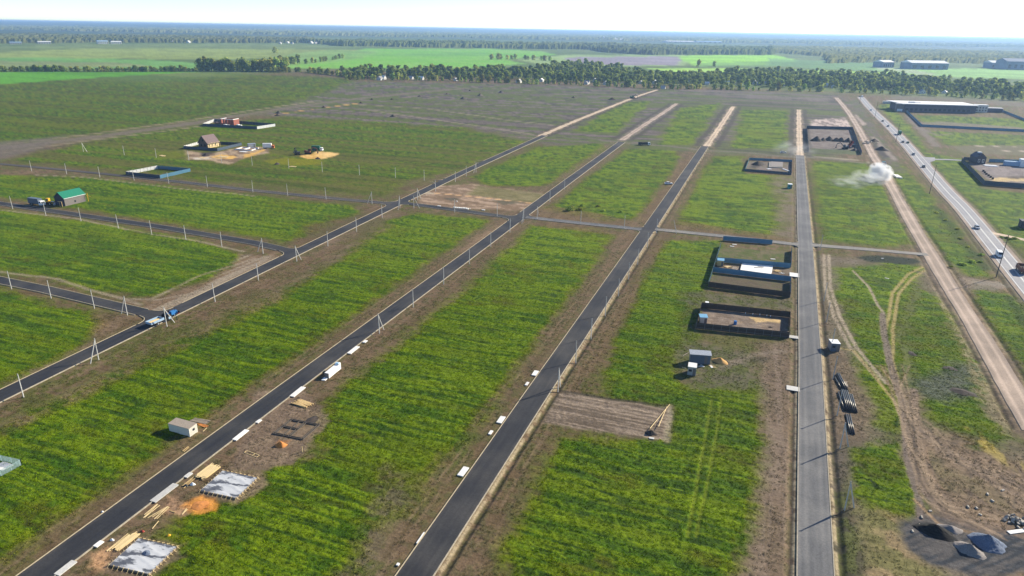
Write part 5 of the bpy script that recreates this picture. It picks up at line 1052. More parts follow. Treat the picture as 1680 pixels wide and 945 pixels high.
# ------------------------------------------------------------------ cabins and sheds
def cabin(corner_l, corner_r, depth, h, label, wall, roof, name='site_cabin', over=.08, slope=.12, door=True, win=True, ribs=True, group=None, endwin=False):
    a, b = P(*corner_l), P(*corner_r); w_ = (b-a).length; rz = rot_of(a,b); r = thing(name,label,'cabin',tuple(a),rz,group)
    mb = MB(); mb.add([(0,0,-.1),(w_,0,-.1),(w_,depth,-.1),(0,depth,-.1),(0,0,h),(w_,0,h),(w_,depth,h+slope),(0,depth,h+slope)],[(3,2,1,0),(4,5,6,7),(0,1,5,4),(1,2,6,5),(2,3,7,6),(3,0,4,7)])
    wl = mb.build('wall',wall,r)
    mb = MB(); mb.add([(-over,-over,h+.01),(w_+over,-over,h+.01),(w_+over,depth+over,h+slope+.03),(-over,depth+over,h+slope+.03),(-over,-over,h+.10),(w_+over,-over,h+.10),(w_+over,depth+over,h+slope+.12),(-over,depth+over,h+slope+.12)],[(3,2,1,0),(4,5,6,7),(0,1,5,4),(1,2,6,5),(2,3,7,6),(3,0,4,7)]); mb.build('roof',roof,r)
    if ribs:
        mb = MB(); n = int(w_/.3)
        for i in range(n+1): mb.box((w_*i/n,-.012,h*.5),(.05,.03,h-.15))
        n = int(depth/.3)
        for i in range(n+1): mb.box((w_+.012,depth*i/n,h*.5),(.03,.05,h-.15))
        mb.build('ribs',wall,wl)
    if door: d = MB().box((w_*.78,-.03,h*.43),(.8,.05,h*.84)).build('door','wall_grey',wl)
    if win: g_ = MB().box((w_*.3,-.03,h*.6),(.9,.04,.7)).build('window','glass',wl)
    if endwin: MB().box((w_+.03,depth*.55,h*.62),(.04,.6,.6)).build('window','glass',wl)
    return r
cabin((278.5,708),(312,717),2.45,2.2,'long cream white cabin on grass edge with weathered roof','paint_cream','timber_grey',door=False,win=False,endwin=True)
cabin((1362.5,576),(1376.5,577),3.2,2.6,'small cabin with white roof on right verge of worn grey road','paint_slate','paint_white',slope=-.05,door=True,win=True)
cabin((1131.5,596),(1164.5,598.5),2.2,3.0,'long blue grey metal shed beside sand heap','paint_slate','sheet_grey',slope=.3,over=.25,win=False)
cabin((1127.5,615),(1141,617),2.6,2.6,'small cabin with spotted white roof before metal shed','paint_silver','white_concrete',slope=.1)
cabin((1148,530),(1159.5,530.5),2.0,2.1,'small shed with light blue roof inside dark brown fence','paint_cream','sheet_blue',name='garden_shed',slope=.3,over=.2,win=False)
cabin((1156.5,506),(1161.5,506.5),1.2,2.2,'narrow white toilet booth in corner of dark brown fence','paint_dark','paint_white',name='toilet_booth',ribs=False,win=False,slope=0)
cabin((1176.5,436),(1186.5,437),2.2,2.4,'timber shed with light blue roof in house slab lot','timber','sheet_blue',name='garden_shed',slope=.25,over=.2,win=False)
cabin((1292,309.5),(1299,310),3.0,2.8,'small teal cabin with white roof left of worn road','paint_teal','paint_white',slope=0,ribs=False)
cabin((408,241.5),(420,240.5),3,2.4,'grey container inside the gabled house yard','sheet_grey','paint_silver',ribs=False,win=False,slope=0)
p = P(1206,532); o = tag(MB().cyl((0,0,-.05),(0,0,1.25),.55,.5,14).build('water_barrel','paint_blue'),'blue water barrel inside dark brown fence','barrel'); o.location = p
for i,q_ in enumerate(((1223,514.5),(1235,516),(1246.5,517),(1258,518.5),(1264,519.5))): o = tag(MB().cyl((0,0,-.1),(0,0,.5),.12,n=8).build('pipe_stub','paint_white'),'short white pipe stub along inner dark brown fence','pipe','pipe stubs inside the brown fence'); o.location = P(*q_)
p = P(1264,537); o = tag(link('soil_heap',heap_mesh('soil_heap','soil_dark',.9,.5,.3,88)),'tiny dark soil lump inside dark brown fence','heap'); o.location = p
# house slab with timber inside the blue fence
q = PP((1217,433.5),(1268,438),(1265,452),(1214,445)); r = thing('house_slab','white house base slab with planks inside blue fence','foundation',tuple(q[3]))
MB().prism([tuple((v-q[3])[:2]) for v in q],-.05,.5).build('slab','block_white',r)
for a, b in ((q[0],q[3]),(q[0],q[1]),(q[2],q[3])): MB().bar((a-q[3])*.985+Vector((.1,.1,.56)),(b-q[3])*.985+Vector((.1,.1,.56)),.25,.14).build('edge_course','concrete',r)
MB().box(((q[1]-q[3])*.55)+Vector((0,0,.56)),(3.4,.5,.12),.2).build('plank','timber_grey',r); MB().box(((q[1]-q[3])*.62)+Vector((0,1,.56)),(2.6,.3,.12),-.1).build('plank','timber_grey',r)
boards((1190,427),9,3.2,'upright looking pale timber pile behind blue roofed shed',1.2,'timber_pale',layers=6,jit=.12,pitch=.3); boards((1194,438),8,2.6,'splayed pale timber offcuts in house slab lot',.7,'timber_pale',layers=3,jit=.35); boards((1205,441),8,3.6,'stack of dark brown boards left of house slab',1.4,'timber_grey',layers=5,jit=.02,pitch=.3); boards((1275,445),9,2.4,'jumbled orange planks right of house slab',.5,'timber',layers=4,jit=.6); boards((1283,448),3,2.2,'white battens leaning right of house slab',-.6,'paint_white',jit=.3,pitch=.5); boards((1296.5,440),3,1.2,'short boards by slab gate post',.4,'timber_pale',jit=.4)
boards((1169,601),3,2.2,'boards lying between shed and sand heap',-.1,'timber_pale',jit=.2,pitch=.4); boards((1169.5,602.5),1,1.9,'white board right of metal shed',-1.2,'paint_white',wd=.6); boards((1152,601),4,1.6,'broken white scraps before metal shed',-.5,'paint_white',jit=.6,pitch=.4); boards((1123,603.5),3,1.4,'yellowish planks left of small cabin',.3,'timber_pale',jit=.4); boards((1125,581),1,3.4,'pole propped left of metal shed',1.1,'timber_grey')
for q0, q1, lab in (((1098.5,664),(1066,706),'left long pale pole laid across tilled plot'),((1094,668),(1080,703),'right long pale pole laid across tilled plot')):
    a, b = P(*q0), P(*q1); o = tag(MB().cyl((0,0,.1),tuple(b-a+Vector((0,0,.55))),.07,.09,7).build('timber_pole','timber_pale'),lab,'timber'); o.location = a
p = P(1069,719); slab((1069,719.5),1.2,.7,'grey board before soil heap on tilled plot','concrete',rz=.1,h=.12)
# white block stack
p = P(545,613.5); r = thing('block_stack','long white wrapped block stack on verge of the road','blocks',(p.x,p.y,0),ub+.02)
for i in range(4):
    for k in range(2): MB().box((-2.0+i*1.32,0,.42+k*.78),(1.26,1.35,.76)).build('block_pallet','block_white',r)
MB().box((3.15,0,1.0),(1.0,1.3,2.0)).build('block_pallet','block_white',r); MB().box((3.0,0,2.03),(.6,.9,.06)).build('wrapping','sheet_blue',r); MB().box((-2.75,0,.78),(.06,1.3,1.5)).build('end_sheet','wall_grey',r); MB().box((-3.5,.2,.12),(1.6,1.2,.2),.1).build('loose_sheet','block_white',r)

# ------------------------------------------------------------------ black pipes
def pipe(q0, q1, z, rad, label, group, off=0.0):
    a, b = P(*q0), P(*q1); d = (b-a).normalized(); n_ = Vector((d.y,-d.x,0)); a = a+n_*off; b = b+n_*off; ln = (b-a).length; n = 12
    mb = MB(); vs = []; fs = []
    for x, r_ in ((0,rad),(ln,rad),(ln,rad*.82),(0,rad*.82)):
        vs += [(x, math.cos(2*PI*i/n)*r_, math.sin(2*PI*i/n)*r_) for i in range(n)]
    for k in range(4):
        for i in range(n): fs.append((k*n+i,k*n+(i+1)%n,((k+1)%4)*n+(i+1)%n,((k+1)%4)*n+i))
    mb.add(vs, fs); o = tag(mb.build('pipe','black_pipe',None,True),label,'pipe',group); o.location = (a.x,a.y,z); o.rotation_euler = (0,0,rot_of(a,b)); return o
pr = .21
for k in range(3): pipe((1374.5,615),(1388.5,643),pr,pr,'black plastic pipe in far pipe stack near the white roofed cabin','far black pipes',(k-1)*.45)
for k in range(2): pipe((1374.5,615),(1388.5,643),pr*2.75,pr,'black plastic pipe in far pipe stack near the white roofed cabin','far black pipes',(k-.5)*.45)
pipe((1369.5,620),(1379.5,639),pr,pr,'separate black pipe left of far stack',None)
for k in range(5): pipe((1384,643),(1393,675.5),pr,pr,'black plastic pipe in the big middle pipe stack','middle black pipes',(k-2.2)*.45)
for k in range(4): pipe((1384,643),(1393,675.5),pr*2.75,pr,'black plastic pipe in the big middle pipe stack','middle black pipes',(k-1.7)*.45)
for k in range(3): pipe((1394.5,648),(1402.5,677),pr,pr,'black plastic pipe right of the big middle stack','right black pipes',(k-1)*.45)
pipe((1375,644),(1385,675),pr,pr,'single black pipe left of the big middle stack',None)
for k in range(3): pipe((1391,681),(1398,713),pr,pr,'black plastic pipe in near end pipe bundle','near black pipes',(k-1)*.45)
boards((1389.5,632),2,3.4,'weathered beam lying right of far pipe stack',rot_of(P(1385.5,624),P(1394,640)),'timber_grey',wd=.3,th=.3)

# ------------------------------------------------------------------ houses
def gable_house(corner_l, corner_r, depth, heave, hridge, label, mats, name='house', over=.4, ridge_along=True, loc=None, w_=None, rz=0.0, chimney=False, cat='house', wins=2, group=None):
    """gable wall from corner_l to corner_r faces the camera, ridge runs away from it"""
    if loc is None: a, b = P(*corner_l), P(*corner_r); w_ = (b-a).length; rz = rot_of(a,b); loc = tuple(a)
    wall, side, roof, = mats; r = thing(name,label,cat,loc,rz,group)
    mb = MB(); mb.add([(0,0,-.1),(w_,0,-.1),(w_,0,heave),(w_/2,0,hridge),(0,0,heave),(0,depth,-.1),(w_,depth,-.1),(w_,depth,heave),(w_/2,depth,hridge),(0,depth,heave)],[(0,1,2,3,4),(9,8,7,6,5),(0,5,6,1),(4,3,8,9),(3,2,7,8),(0,4,9,5)]); wl = mb.build('wall',wall,r)
    MB().box((w_+.006,depth/2,heave/2),(.03,depth-.02,heave-.02)).build('side_wall',side,r)
    rf = MB(); sl_ = (hridge-heave)/(w_/2); e = over; th = .14
    for s in (-1,1):
        xr, xe = w_/2, w_/2+s*(w_/2+e); ze = heave-sl_*e
        rf.add([(xr,-e,hridge+.02),(xe,-e,ze+.02),(xe,depth+e,ze+.02),(xr,depth+e,hridge+.02),(xr,-e,hridge+th),(xe,-e,ze+th),(xe,depth+e,ze+th),(xr,depth+e,hridge+th)],[(0,1,2,3),(7,6,5,4),(0,4,5,1),(1,5,6,2),(2,6,7,3),(3,7,4,0)])
    rf = rf.build('roof',roof,r)
    if chimney: MB().box((w_*.65,depth*.6,hridge+.1),(.6,.6,1.6)).build('chimney','brick_red',rf)
    for k in range(wins):
        x = w_*(.3+.4*(k%2)); z = heave*.5 if k < 2 else heave+(hridge-heave)*.35
        if k >= 2: x = w_*.5
        wn = MB().box((x,-.03,z),(w_*.14,.05,heave*.4)).build('window','glass',wl)
    return r, w_, wl, rf
r, w_, wl, rf = gable_house((91.5,336.5),(107.5,338.7),12.2,4.4,7.2,'timber house with shade-darkened gable, green metal roof and open porch',('wall_dark','wall_grey','roof_green'),wins=0)  # shade painted into the dark gable, sunlight into the lighter side wall
MB().box((w_+.45,6.1,4.15),(.08,13,.22)).build('fascia','paint_white',rf)
for x, y in ((w_*.75,-1.6),(w_-.1,-1.6)): MB().box((x,y,1.4),(.16,.16,2.8)).build('porch_post','timber',r)
MB().bar((w_*.6,-1.6,2.8),(w_+.2,-1.6,2.8),.16).build('porch_beam','timber_pale',r); MB().bar((w_,-1.5,0),(w_+1.8,-2.6,1.5),.15).build('brace','timber',r)
for y in (12.9,): 
    for z0 in (0,): MB().bar((w_+1.0,y,0),(w_+1.0,y,4.6),.16).build('scaffold_post','paint_yellow',r); MB().bar((w_+.2,y,3.2),(w_+3.4,y,3.0),.14).build('scaffold_rail','paint_yellow',r)
MB().box((w_+.05,6.0,1.6),(.05,.9,1.0)).build('window','glass',wl)
r, w_, wl, rf = gable_house((326.5,241.8),(341.5,243.3),11.5,4.0,9.4,'gabled house under construction with brown roof and cream side',('wall_brown','wall_cream','roof_brown'),over=.7,wins=3)
for y in (1.5,4.5,8): MB().box((w_+.05,y,2.0),(.05,1.1,1.4)).build('window','glass',wl)
for y in (0,3,6,9,11.5): MB().bar((w_+1.3,y,0),(w_+1.3,y,4.2),.14).build('scaffold_post','timber_pale',r)
for z in (2,3.8): MB().bar((w_+1.3,0,z),(w_+1.3,11.5,z),.14).build('scaffold_rail','timber_pale',r)
# red brick shell
a, b = P(363,204.3), P(383,205.5); r = thing('brick_shell','unfinished red brick shell with open windows behind dark fence','building',tuple(a),rot_of(a,b)); w_ = (b-a).length; dp = 9; hh = 5.2
for i in range(5): MB().box((w_*(i+.0)/4,0,hh/2),(w_*.13,.5,hh)).build('pier','brick_red',r)
MB().box((w_/2,0,.7),(w_,.44,1.5)).build('wall','brick_red',r); MB().box((w_/2,0,hh+.2),(w_+.6,.6,.5)).build('ring_beam','white_concrete',r)
for x in (0,w_): MB().box((x,dp/2,hh/2),(.5,dp,hh)).build('wall','brick_red',r)
MB().box((w_/2,dp,hh/2),(w_,.5,hh)).build('wall','brick_red',r)
for x in (0,w_): MB().box((x,dp/2,hh+.2),(.6,dp-.5,.5)).build('ring_beam','white_concrete',r)
for q_, sz, lab in (((372,206.5),(6,2.2,1.4),'white block pallets before red brick shell'),((393,207.3),(5,2,1.8),'white pallets right of red brick shell'),((357,202.8),(6,2,1.6),'dark brick pallets left of red brick shell')): o = tag(MB().box((-sz[0]*.27,0,sz[2]/2),(sz[0]*.46,sz[1],sz[2])).box((sz[0]*.27,0,sz[2]*.4),(sz[0]*.46,sz[1],sz[2]*.8)).build('block_pallets','block_white' if 'white' in lab else 'wall_brown'),lab,'blocks'); o.location = P(*q_)
# strip foundation near the gabled house
q = PP((386,245.5),(398,242.5),(424,243.5),(412,247.5)); r = thing('strip_foundation','white strip foundation with red edging beside gabled house','foundation',tuple(q[0]))
for i in range(4): MB().bar(q[i]-q[0]+Vector((0,0,.4)), q[(i+1)%4]-q[0]+Vector((0,0,.4)), .8,.8).build('strip','white_concrete',r); MB().bar(q[i]-q[0]+Vector((0,0,.84)), q[(i+1)%4]-q[0]+Vector((0,0,.84)), .4,.08).build('rim','brick_red',r)
MB().bar((q[0]+q[3])/2-q[0]+Vector((0,0,.38)),(q[1]+q[2])/2-q[0]+Vector((0,0,.38)),.7,.76).build('strip','white_concrete',r)
boards((333,259),6,5,'pale boards at left of house site soil',.1,'timber_pale',wd=.5,layers=2,jit=.1,pitch=.7); boards((366,257.5),8,8,'yellow board pile on house site soil',.25,'timber_pale',wd=.5,layers=3,jit=.1,pitch=.6); boards((267,255.6),4,6,'pale logs lying in grass left of house site',-.05,'timber_pale',wd=.5,th=.4,jit=.1,pitch=.6); boards((481,273.5),4,5,'pale logs in grass before ochre pit',0,'timber_pale',wd=.5,th=.4,jit=.15,pitch=.6); boards((400,248.8),5,6,'white boards before strip foundation',.05,'paint_white',wd=.6,jit=.05,pitch=.7)
# white roofed barn, dark yard house, sheds
a, b = P(1482,183.3), P(1600,186.5); w_ = (b-a).length; r = thing('barn','long low barn with flat white roof and dark wall','barn',tuple(a),rot_of(a,b)); hb = 9.5
MB().box((w_/2,22,hb/2-.1),(w_,44,hb)).build('wall','wall_purple',r); MB().prism([(-3,-1),(w_+2,-1),(w_+4,45),(-6,45)],hb-.02,hb+.7).build('roof','roof_white',r)
MB().box((w_*.72,-.4,hb*.9),(w_*.28,1.4,1.6)).build('parapet','wall_purple',r)
for i in range(14): MB().box((w_*(.04+.066*i),-.06,3.2),(3.2,.1,2.6)).build('window','glass',r)
MB().box((w_*.18,18,hb+1.2),(7,4,1.4)).build('roof_unit','sheet_grey',r); MB().box((w_*.2+3,17,hb+.9),(12,1.5,.6)).build('roof_unit','sheet_grey',r)
p = P(1475.5,183); r = thing('gatehouse','small grey gatehouse at left end of barn','house',tuple(p),.05); MB().box((0,4,4.6),(9,8,9.4)).build('wall','wall_grey',r); MB().box((0,4,9.6),(9.8,8.8,.7)).build('roof','roof_grey',r); MB().box((0,-.06,1.8),(6,.1,3)).build('door','paint_white',r)
p = P(1609,184.5); r = thing('annex','pale checked annex at right end of barn','house',tuple(p),.05); MB().box((0,5,4.4),(14,10,9)).build('wall','paint_cream',r); MB().box((0,5,9.2),(14.6,10.6,.6)).build('roof','roof_white',r)
for i in range(4):
    for k in range(2): MB().box((-5+i*3.3,-.06,2.6+k*3.4),(1.8,.1,1.8)).build('window','wall_grey',r)
p = P(1627,184.5); r = thing('low_shed','low dark shed beside pale annex','shed',tuple(p),.08); MB().box((0,4,2.6),(24,8,5.4)).build('wall','wall_purple',r); MB().box((0,4,5.5),(25,9,.5),0,.05).build('roof','roof_grey',r)
for q_, sz, lab in (((1468,177),(10,5,4),'white vehicle shelter left of gatehouse'),((1457,170),(14,4,3),'white low hut at left of barn yard')):
    p = P(*q_); r = thing('hut',lab,'hut',tuple(p)); MB().box((0,0,sz[2]/2),sz).build('wall','wall_white',r); MB().box((0,0,sz[2]+.15),(sz[0]+.8,sz[1]+.8,.4)).build('roof','roof_white',r)
r, w_, wl, rf = gable_house((1600,268.8),(1616,269.5),11,5.0,8.0,'dark house at storage yard with white window frames',('wall_dark','wall_dark','wall_purple'),wins=0)
for x in (.3,.72): MB().box((w_*x,-.05,2.5),(w_*.2,.08,2.4)).build('window_frame','wall_white',wl); MB().box((w_*x,-.10,2.5),(w_*.12,.06,1.7)).build('window','glass',wl)
MB().box((w_*.5,5,8.2),(2.2,2.4,.9)).build('roof_hatch','roof_white',rf)
for q_, sz, lab, m_ in (((1660,271.5),(11,4,3.2),'pale blue container in storage yard','paint_paleblue'),((1680,273),(7,6,5.5),'white container at frame edge of storage yard','paint_white')):
    p = P(*q_); r = thing('container',lab,'container',tuple(p)); MB().box((0,0,sz[2]/2),sz).build('body',m_,r)
    for i in range(7): MB().box((-sz[0]/2+.5+i*(sz[0]-1)/6,-sz[1]/2-.04,sz[2]/2),(.3,.1,sz[2]*.9)).build('rib',m_,r)
boards((1625,272),5,9,'white beams laid beside dark yard house',0,'paint_white',wd=.8,th=.7,jit=.05,pitch=1.2)
for i,q_ in enumerate(((1613,281.5),(1615.5,284),(1618,286.5),(1621.5,289),(1625,291.5),(1628.5,294))): o = tag(MB().cyl((0,0,-.1),(0,0,1.3),.7,.7,10).build('drum','rubber'),'dark drum along inner yard fence','drum','drums along the yard fence'); o.location = P(*q_)
# parked equipment by red brick yard etc.
p = P(1653,362); r = thing('dark_hut','dark hut on grass right of highway','hut',tuple(P(1685,374))); MB().box((0,0,1.8),(7,5,3.8)).build('wall','wall_dark',r); MB().box((0,0,3.8),(7.6,5.6,.4)).build('roof','wall_purple',r)
# far grey sheds and works
for q0, q1, dp, h, lab, wm, rm in (((1448,111),(1466,111),40,16,'small grey shed left of long grey shed on far field','wall_far','roof_white'),((1494,113.5),(1555,114.5),60,18,'long grey shed with white roof strip on far field','wall_far','roof_white'),((1626,112),(1650,112.5),50,17,'far blue shed with white roof edge','wall_far','roof_white'),((1650,114),(1700,115),60,24,'far big dark shed beside blue shed','wall_far','wall_far'),
    ((161,72),(178,72),30,11,'pale works hall in far left village','wall_white','paint_paleblue'),((184,72),(200,72),30,9,'second white hall in far left village','wall_white','roof_white'),((63,72),(84,72),25,8,'long far shed left of the far village','wall_white','roof_white'),((17,72.5),(36,72.5),25,7,'farthest left long shed before woods','wall_white','paint_paleblue'),
    ((995,67.3),(1026,67.8),80,16,'white works hall in hazy woods','wall_white','roof_white'),((1095,70.5),(1140,71),90,14,'long pale works hall in hazy woods','wall_white','roof_white'),((1145,71),(1185,71.5),90,15,'second long pale hall in hazy woods','wall_white','paint_paleblue')):
    a, b = P(*q0), P(*q1); w_ = (b-a).length; r = thing('far_shed',lab,'shed',tuple(a),rot_of(a,b)); k = max(1,w_/120)
    MB().box((w_/2,dp/2,h/2-.2),(w_,dp,h)).build('wall',wm,r); MB().add([(-1,-1,h),(w_+1,-1,h),(w_+1,dp+1,h),(-1,dp+1,h),(-1,dp/2,h+h*.35),(w_+1,dp/2,h+h*.35)],[(0,1,5,4),(3,4,5,2),(0,4,3),(1,2,5),(0,3,2,1)]).build('roof',rm,r)
    for i in range(5): MB().box((w_*(.1+.2*i),-.1,h*.4),(w_*.09,.2,h*.45)).build('window','glass',r)
for q_, h, lab in (((990,67),34,'white tower block of the hazy works'),((1009,67),26,'second tower of the hazy works'),((1020,67),24,'third tower of the hazy works')):
    p = P(*q_); r = thing('silo',lab,'silo',tuple(p)); MB().cyl((0,0,-1),(0,0,h),9,9,14).build('body','wall_white',r); MB().cyl((0,0,h),(0,0,h+5),9,1.5,14).build('roof','roof_white',r)
# village houses among the trees
LB = ['pale house with grey roof among the village belt trees','white walled cottage with white roof among the village belt trees','whitewashed gabled house at front of the village belt']
for i,(x,y,k) in enumerate(VH):
    p = P(x,y); farv = y < 100; s = random.uniform(.8,1.1)*(1.6 if farv else 1.0); lab = 'tiny pale house at edge of the far woods' if farv else LB[k]
    gable_house(None,None,9*s,3.2*s,6.4*s,lab,('wall_white','wall_white',('roof_grey','roof_white','roof_grey')[k]),loc=(p.x,p.y,0),w_=8*s,rz=random.choice((0,.2,PI/2,-.3)),group=['grey roofed belt houses','white roofed belt cottages','whitewashed front houses'][k] if not farv else 'houses by the far woods',chimney=(k==2))
# bushes
for q_, s, lab in (((951,345),.8,'bush clump on yellow grass at crossing, left of its pair'),((938,341),.5,'small bush on yellow grass at crossing'),((954,338.5),.5,'smallest bush behind bush clump at crossing'),((981,339.5),.6,'bush at green plot corner by crossing'),((935,346),.9,'broad low bush at crossing corner'),((990,347),.6,'round bush on green plot near crossing'),((1018,348.5),.5,'bush near right end of crossing plot')):
    p = P(*q_); r = thing('bush',lab,'bush',tuple(p),random.random()*6); r.scale = (s,s,s*.7); link('foliage',BUSH[int(s*10)%2][0],r); MB().cyl((0,0,-.2),(0,0,1.2),.12,.05,5).build('stem','bark',r)
gB = 'bushes in the highway ditch'
for q_ in ((1540,350),(1552,362),(1563,375),(1577,392),(1590,407),(1603,420),(1612,432),(1598,432),(1585,437),(1570,440),(1660,393),(1668,394),(1655,391),(1645,389.5)):
    p = P(*q_)+Vector((random.gauss(0,1),random.gauss(0,1),0)); s = random.uniform(.35,.6); r = thing('bush','low dark ditch bush beside highway','bush',tuple(p),random.random()*6,gB); r.scale = (s*1.4,s*1.4,s*.7); link('foliage',BUSH[0][0],r); link('stem',bpy.data.meshes['stem'],r)

# ------------------------------------------------------------------ vehicles
def wheels(r, xs, hw, rad, wd=.25):
    for x in xs:
        for s in (-1,1):
            t = MB().cyl((x,s*hw-wd/2,rad),(x,s*hw+wd/2,rad),rad,n=12).build('wheel','rubber',r); MB().cyl((x,s*hw-wd/2-.01,rad),(x,s*hw+wd/2+.01,rad),rad*.55,n=10).build('rim','paint_silver',t)
def car(p, rz, m, label, van=False, k=1.0):
    r = thing('van' if van else 'car',label,'van' if van else 'car',(p.x,p.y,p.z),rz); r.scale = (k,k,k); L_, W_ = (5.2,1.9) if van else (4.4,1.75)
    if van: prof = [(-2.6,.35),(2.55,.35),(2.6,.95),(1.9,1.2),(1.15,2.05),(-2.55,2.1),(-2.6,1.9)]; ins = [.02,.02,.02,.03,.18,.14,.1]
    else: prof = [(-2.2,.35),(2.15,.35),(2.2,.65),(2.0,.82),(1.05,.92),(.25,1.42),(-1.2,1.44),(-1.85,.98),(-2.2,.92)]; ins = [.05,.05,.06,.05,.04,.24,.24,.05,.06]
    mb = MB(); mb.side(prof,-W_/2,W_/2,ins); b_ = mb.build('body',m,r); b_.rotation_euler = (0,0,-PI/2)
    g1 = MB()
    if van:
        g1.add([(1.93,-.78,1.25),(1.93,.78,1.25),(1.24,.72,1.95),(1.24,-.72,1.95)],[(0,1,2,3)])
        for s in (-1,1): MB().box((.75,s*.93,1.55),(.9,.03,.55),0,-s*.08).build('side_window','glass',r)
    else:
        g1.add([(1.06,-.72,.96),(1.06,.72,.96),(.33,.60,1.41),(.33,-.60,1.41)],[(0,1,2,3)])
        for s in (-1,1): MB().add([(.85,s*.862,.97),(-1.55,s*.862,1.0),(-1.1,s*.665,1.38),(.2,s*.665,1.37)],[(0,1,2,3)]).build('side_window','glass',r)
        MB().add([(-1.87,-.7,1.02),(-1.87,.7,1.02),(-1.28,.6,1.42),(-1.28,-.6,1.42)],[(3,2,1,0)]).build('rear_window','glass',r)
    g1 = g1.build('windscreen','glass',r); 
    for v in g1.data.vertices: v.co.x += .03
    for s in (-1,1): MB().box((L_/2-.04,s*.6,.66 if not van else .8),(.06,.34,.16)).build('headlight','paint_white',r); MB().box((-L_/2+.02,s*.6,.75),(.06,.3,.16)).build('tail_light','paint_red',r)
    wheels(r,(1.35,-1.35) if not van else (1.7,-1.6),W_/2-.12,.33,.22); return r
def truck(p, rz, cabm, bedm, label, L_=8.0, h=2.6, box=False, load=None, tilt=0.0):
    r = thing('truck',label,'truck',(p.x,p.y,p.z),rz); MB().box((-.2,0,.75),(L_-.6,.9,.3)).build('chassis','paint_dark',r)
    mb = MB(); mb.side([(L_/2-2.0,.6),(L_/2,.6),(L_/2,1.6),(L_/2-.25,2.7),(L_/2-2.0,2.75)],-1.2,1.2,[0,0,0,.1,.1]); c = mb.build('cab',cabm,r); c.rotation_euler = (0,0,-PI/2)
    MB().add([(L_/2+.02,-1.05,1.65),(L_/2+.02,1.05,1.65),(L_/2-.21,.98,2.5),(L_/2-.21,-.98,2.5)],[(0,1,2,3)]).build('windscreen','glass',r)
    for s in (-1,1): MB().box((L_/2-.95,s*1.17,2.05),(1.0,.1,.7)).build('side_window','glass',r)
    bl = L_-2.4; piv = bpy.data.objects.new('bed',None)
    mb = MB(); mb.box((0,0,.06),(bl,2.4,.12))
    if box: mb.box((0,0,h/2),(bl,2.4,h))
    else:
        for s in (-1,1): mb.box((0,s*1.16,.06+h*.25),(bl,.08,h*.5))
        mb.box((bl/2-.04,0,h*.32),(.08,2.3,h*.64)).box((-bl/2+.04,0,h*.25),(.08,2.3,h*.5))
    bd = mb.build('bed',bedm,r); bd.location = (-L_/2+bl/2+.2,0,.98); bd.rotation_euler = (0,tilt,0)
    if tilt: bd.location.z += math.sin(abs(tilt))*bl/2
    if load: l_ = link('load',heap_mesh('load',load,bl*.45,1.05,.6,5),bd); l_.location = (0,0,h*.35)
    for s in (-1,1): MB().box((L_/2,s*.9,.95),(.06,.35,.2)).build('headlight','paint_white',r)
    wheels(r,(L_/2-1.2,-L_/2+2.6,-L_/2+1.3),.98,.52,.34); return r
def hwp(px, lane):
    q = P(*px); d, s, u = near_s(HW, q); c = near_pt(HW, q); n_ = Vector((u.y,-u.x,0)); v = c-n_*1.85*lane; v.z = .225; return v, math.atan2(u.y,u.x)+(PI if lane > 0 else 0)
for q_, lane, m_, lab, van in (((1453.5,200),-1,'paint_dark','dark car ahead of another dark car in far highway queue',0),((1456,208),-1,'paint_slate','slate car behind the leading dark car in far queue',0),((1478,234),-1,'paint_dark','dark car abreast of green car on highway',0),((1485,235),1,'paint_green','dark green car abreast of dark car on highway',0),((1496,254.5),-1,'paint_slate','slate car just before highway side road',0),((1514,275),-1,'paint_dark','dark car passing the highway side road mouth',0),((1598,375),-1,'paint_silver','silver car alone on open highway stretch',0),((1636,421),-1,'paint_white','white van behind tall wooden pole',1),((1430,181.5),-1,'paint_paleblue','pale blue car at far highway edge',0),((1412,157.8),-1,'paint_dark','dark car at far highway bend',0),((1419,158.3),1,'paint_white','white van at far highway bend',1)):
    v, a = hwp(q_, lane); car(v, a, m_, lab, bool(van), 1.12)
v, a = hwp((1474,221),1); truck(v, a, 'paint_white', 'paint_green', 'green box truck in highway queue', 9, 2.8, True)
v, a = hwp((1678,447),1); truck(v, a, 'paint_rust', 'paint_rust', 'rust brown dump truck at edge of highway', 8.5, 3.4, False, 'soil_grey')
truck(P(1056.5,238.5),.32,'paint_white','paint_dark','dark dump truck with white cab between far plots',10.5,3.0,False,'soil_grey')
car(P(1097,302.5),.4,'paint_white','white car parked on verge beside road',False,1.15)
a = P(1449.5,272); a.z = .1; truck(a,rot_of(P(1472,310),P(1445,268)),'paint_teal','paint_silver','truck with turquoise cab throwing up dust on dirt road',9,2.8,False,'gravel_grey')
truck(P(1396,243),.9,'paint_dark','paint_red','dump truck tipping its red bed in fenced soil lot',8.5,3,False,None,-.7)
truck(P(441,243.8),.5,'paint_orange','paint_white','orange cab truck with white box at house site',9,3.2,True)
truck(P(521,247.5),.2,'paint_white','paint_green','green truck with white cab at ochre pit',9,3,True)
truck(P(61,336.5),.0,'paint_white','paint_slate','white cab truck with dark blue body by green roofed house',10,2.8,True)
car(P(88,335),.2,'paint_white','white car parked before green roofed house',False,1.0)
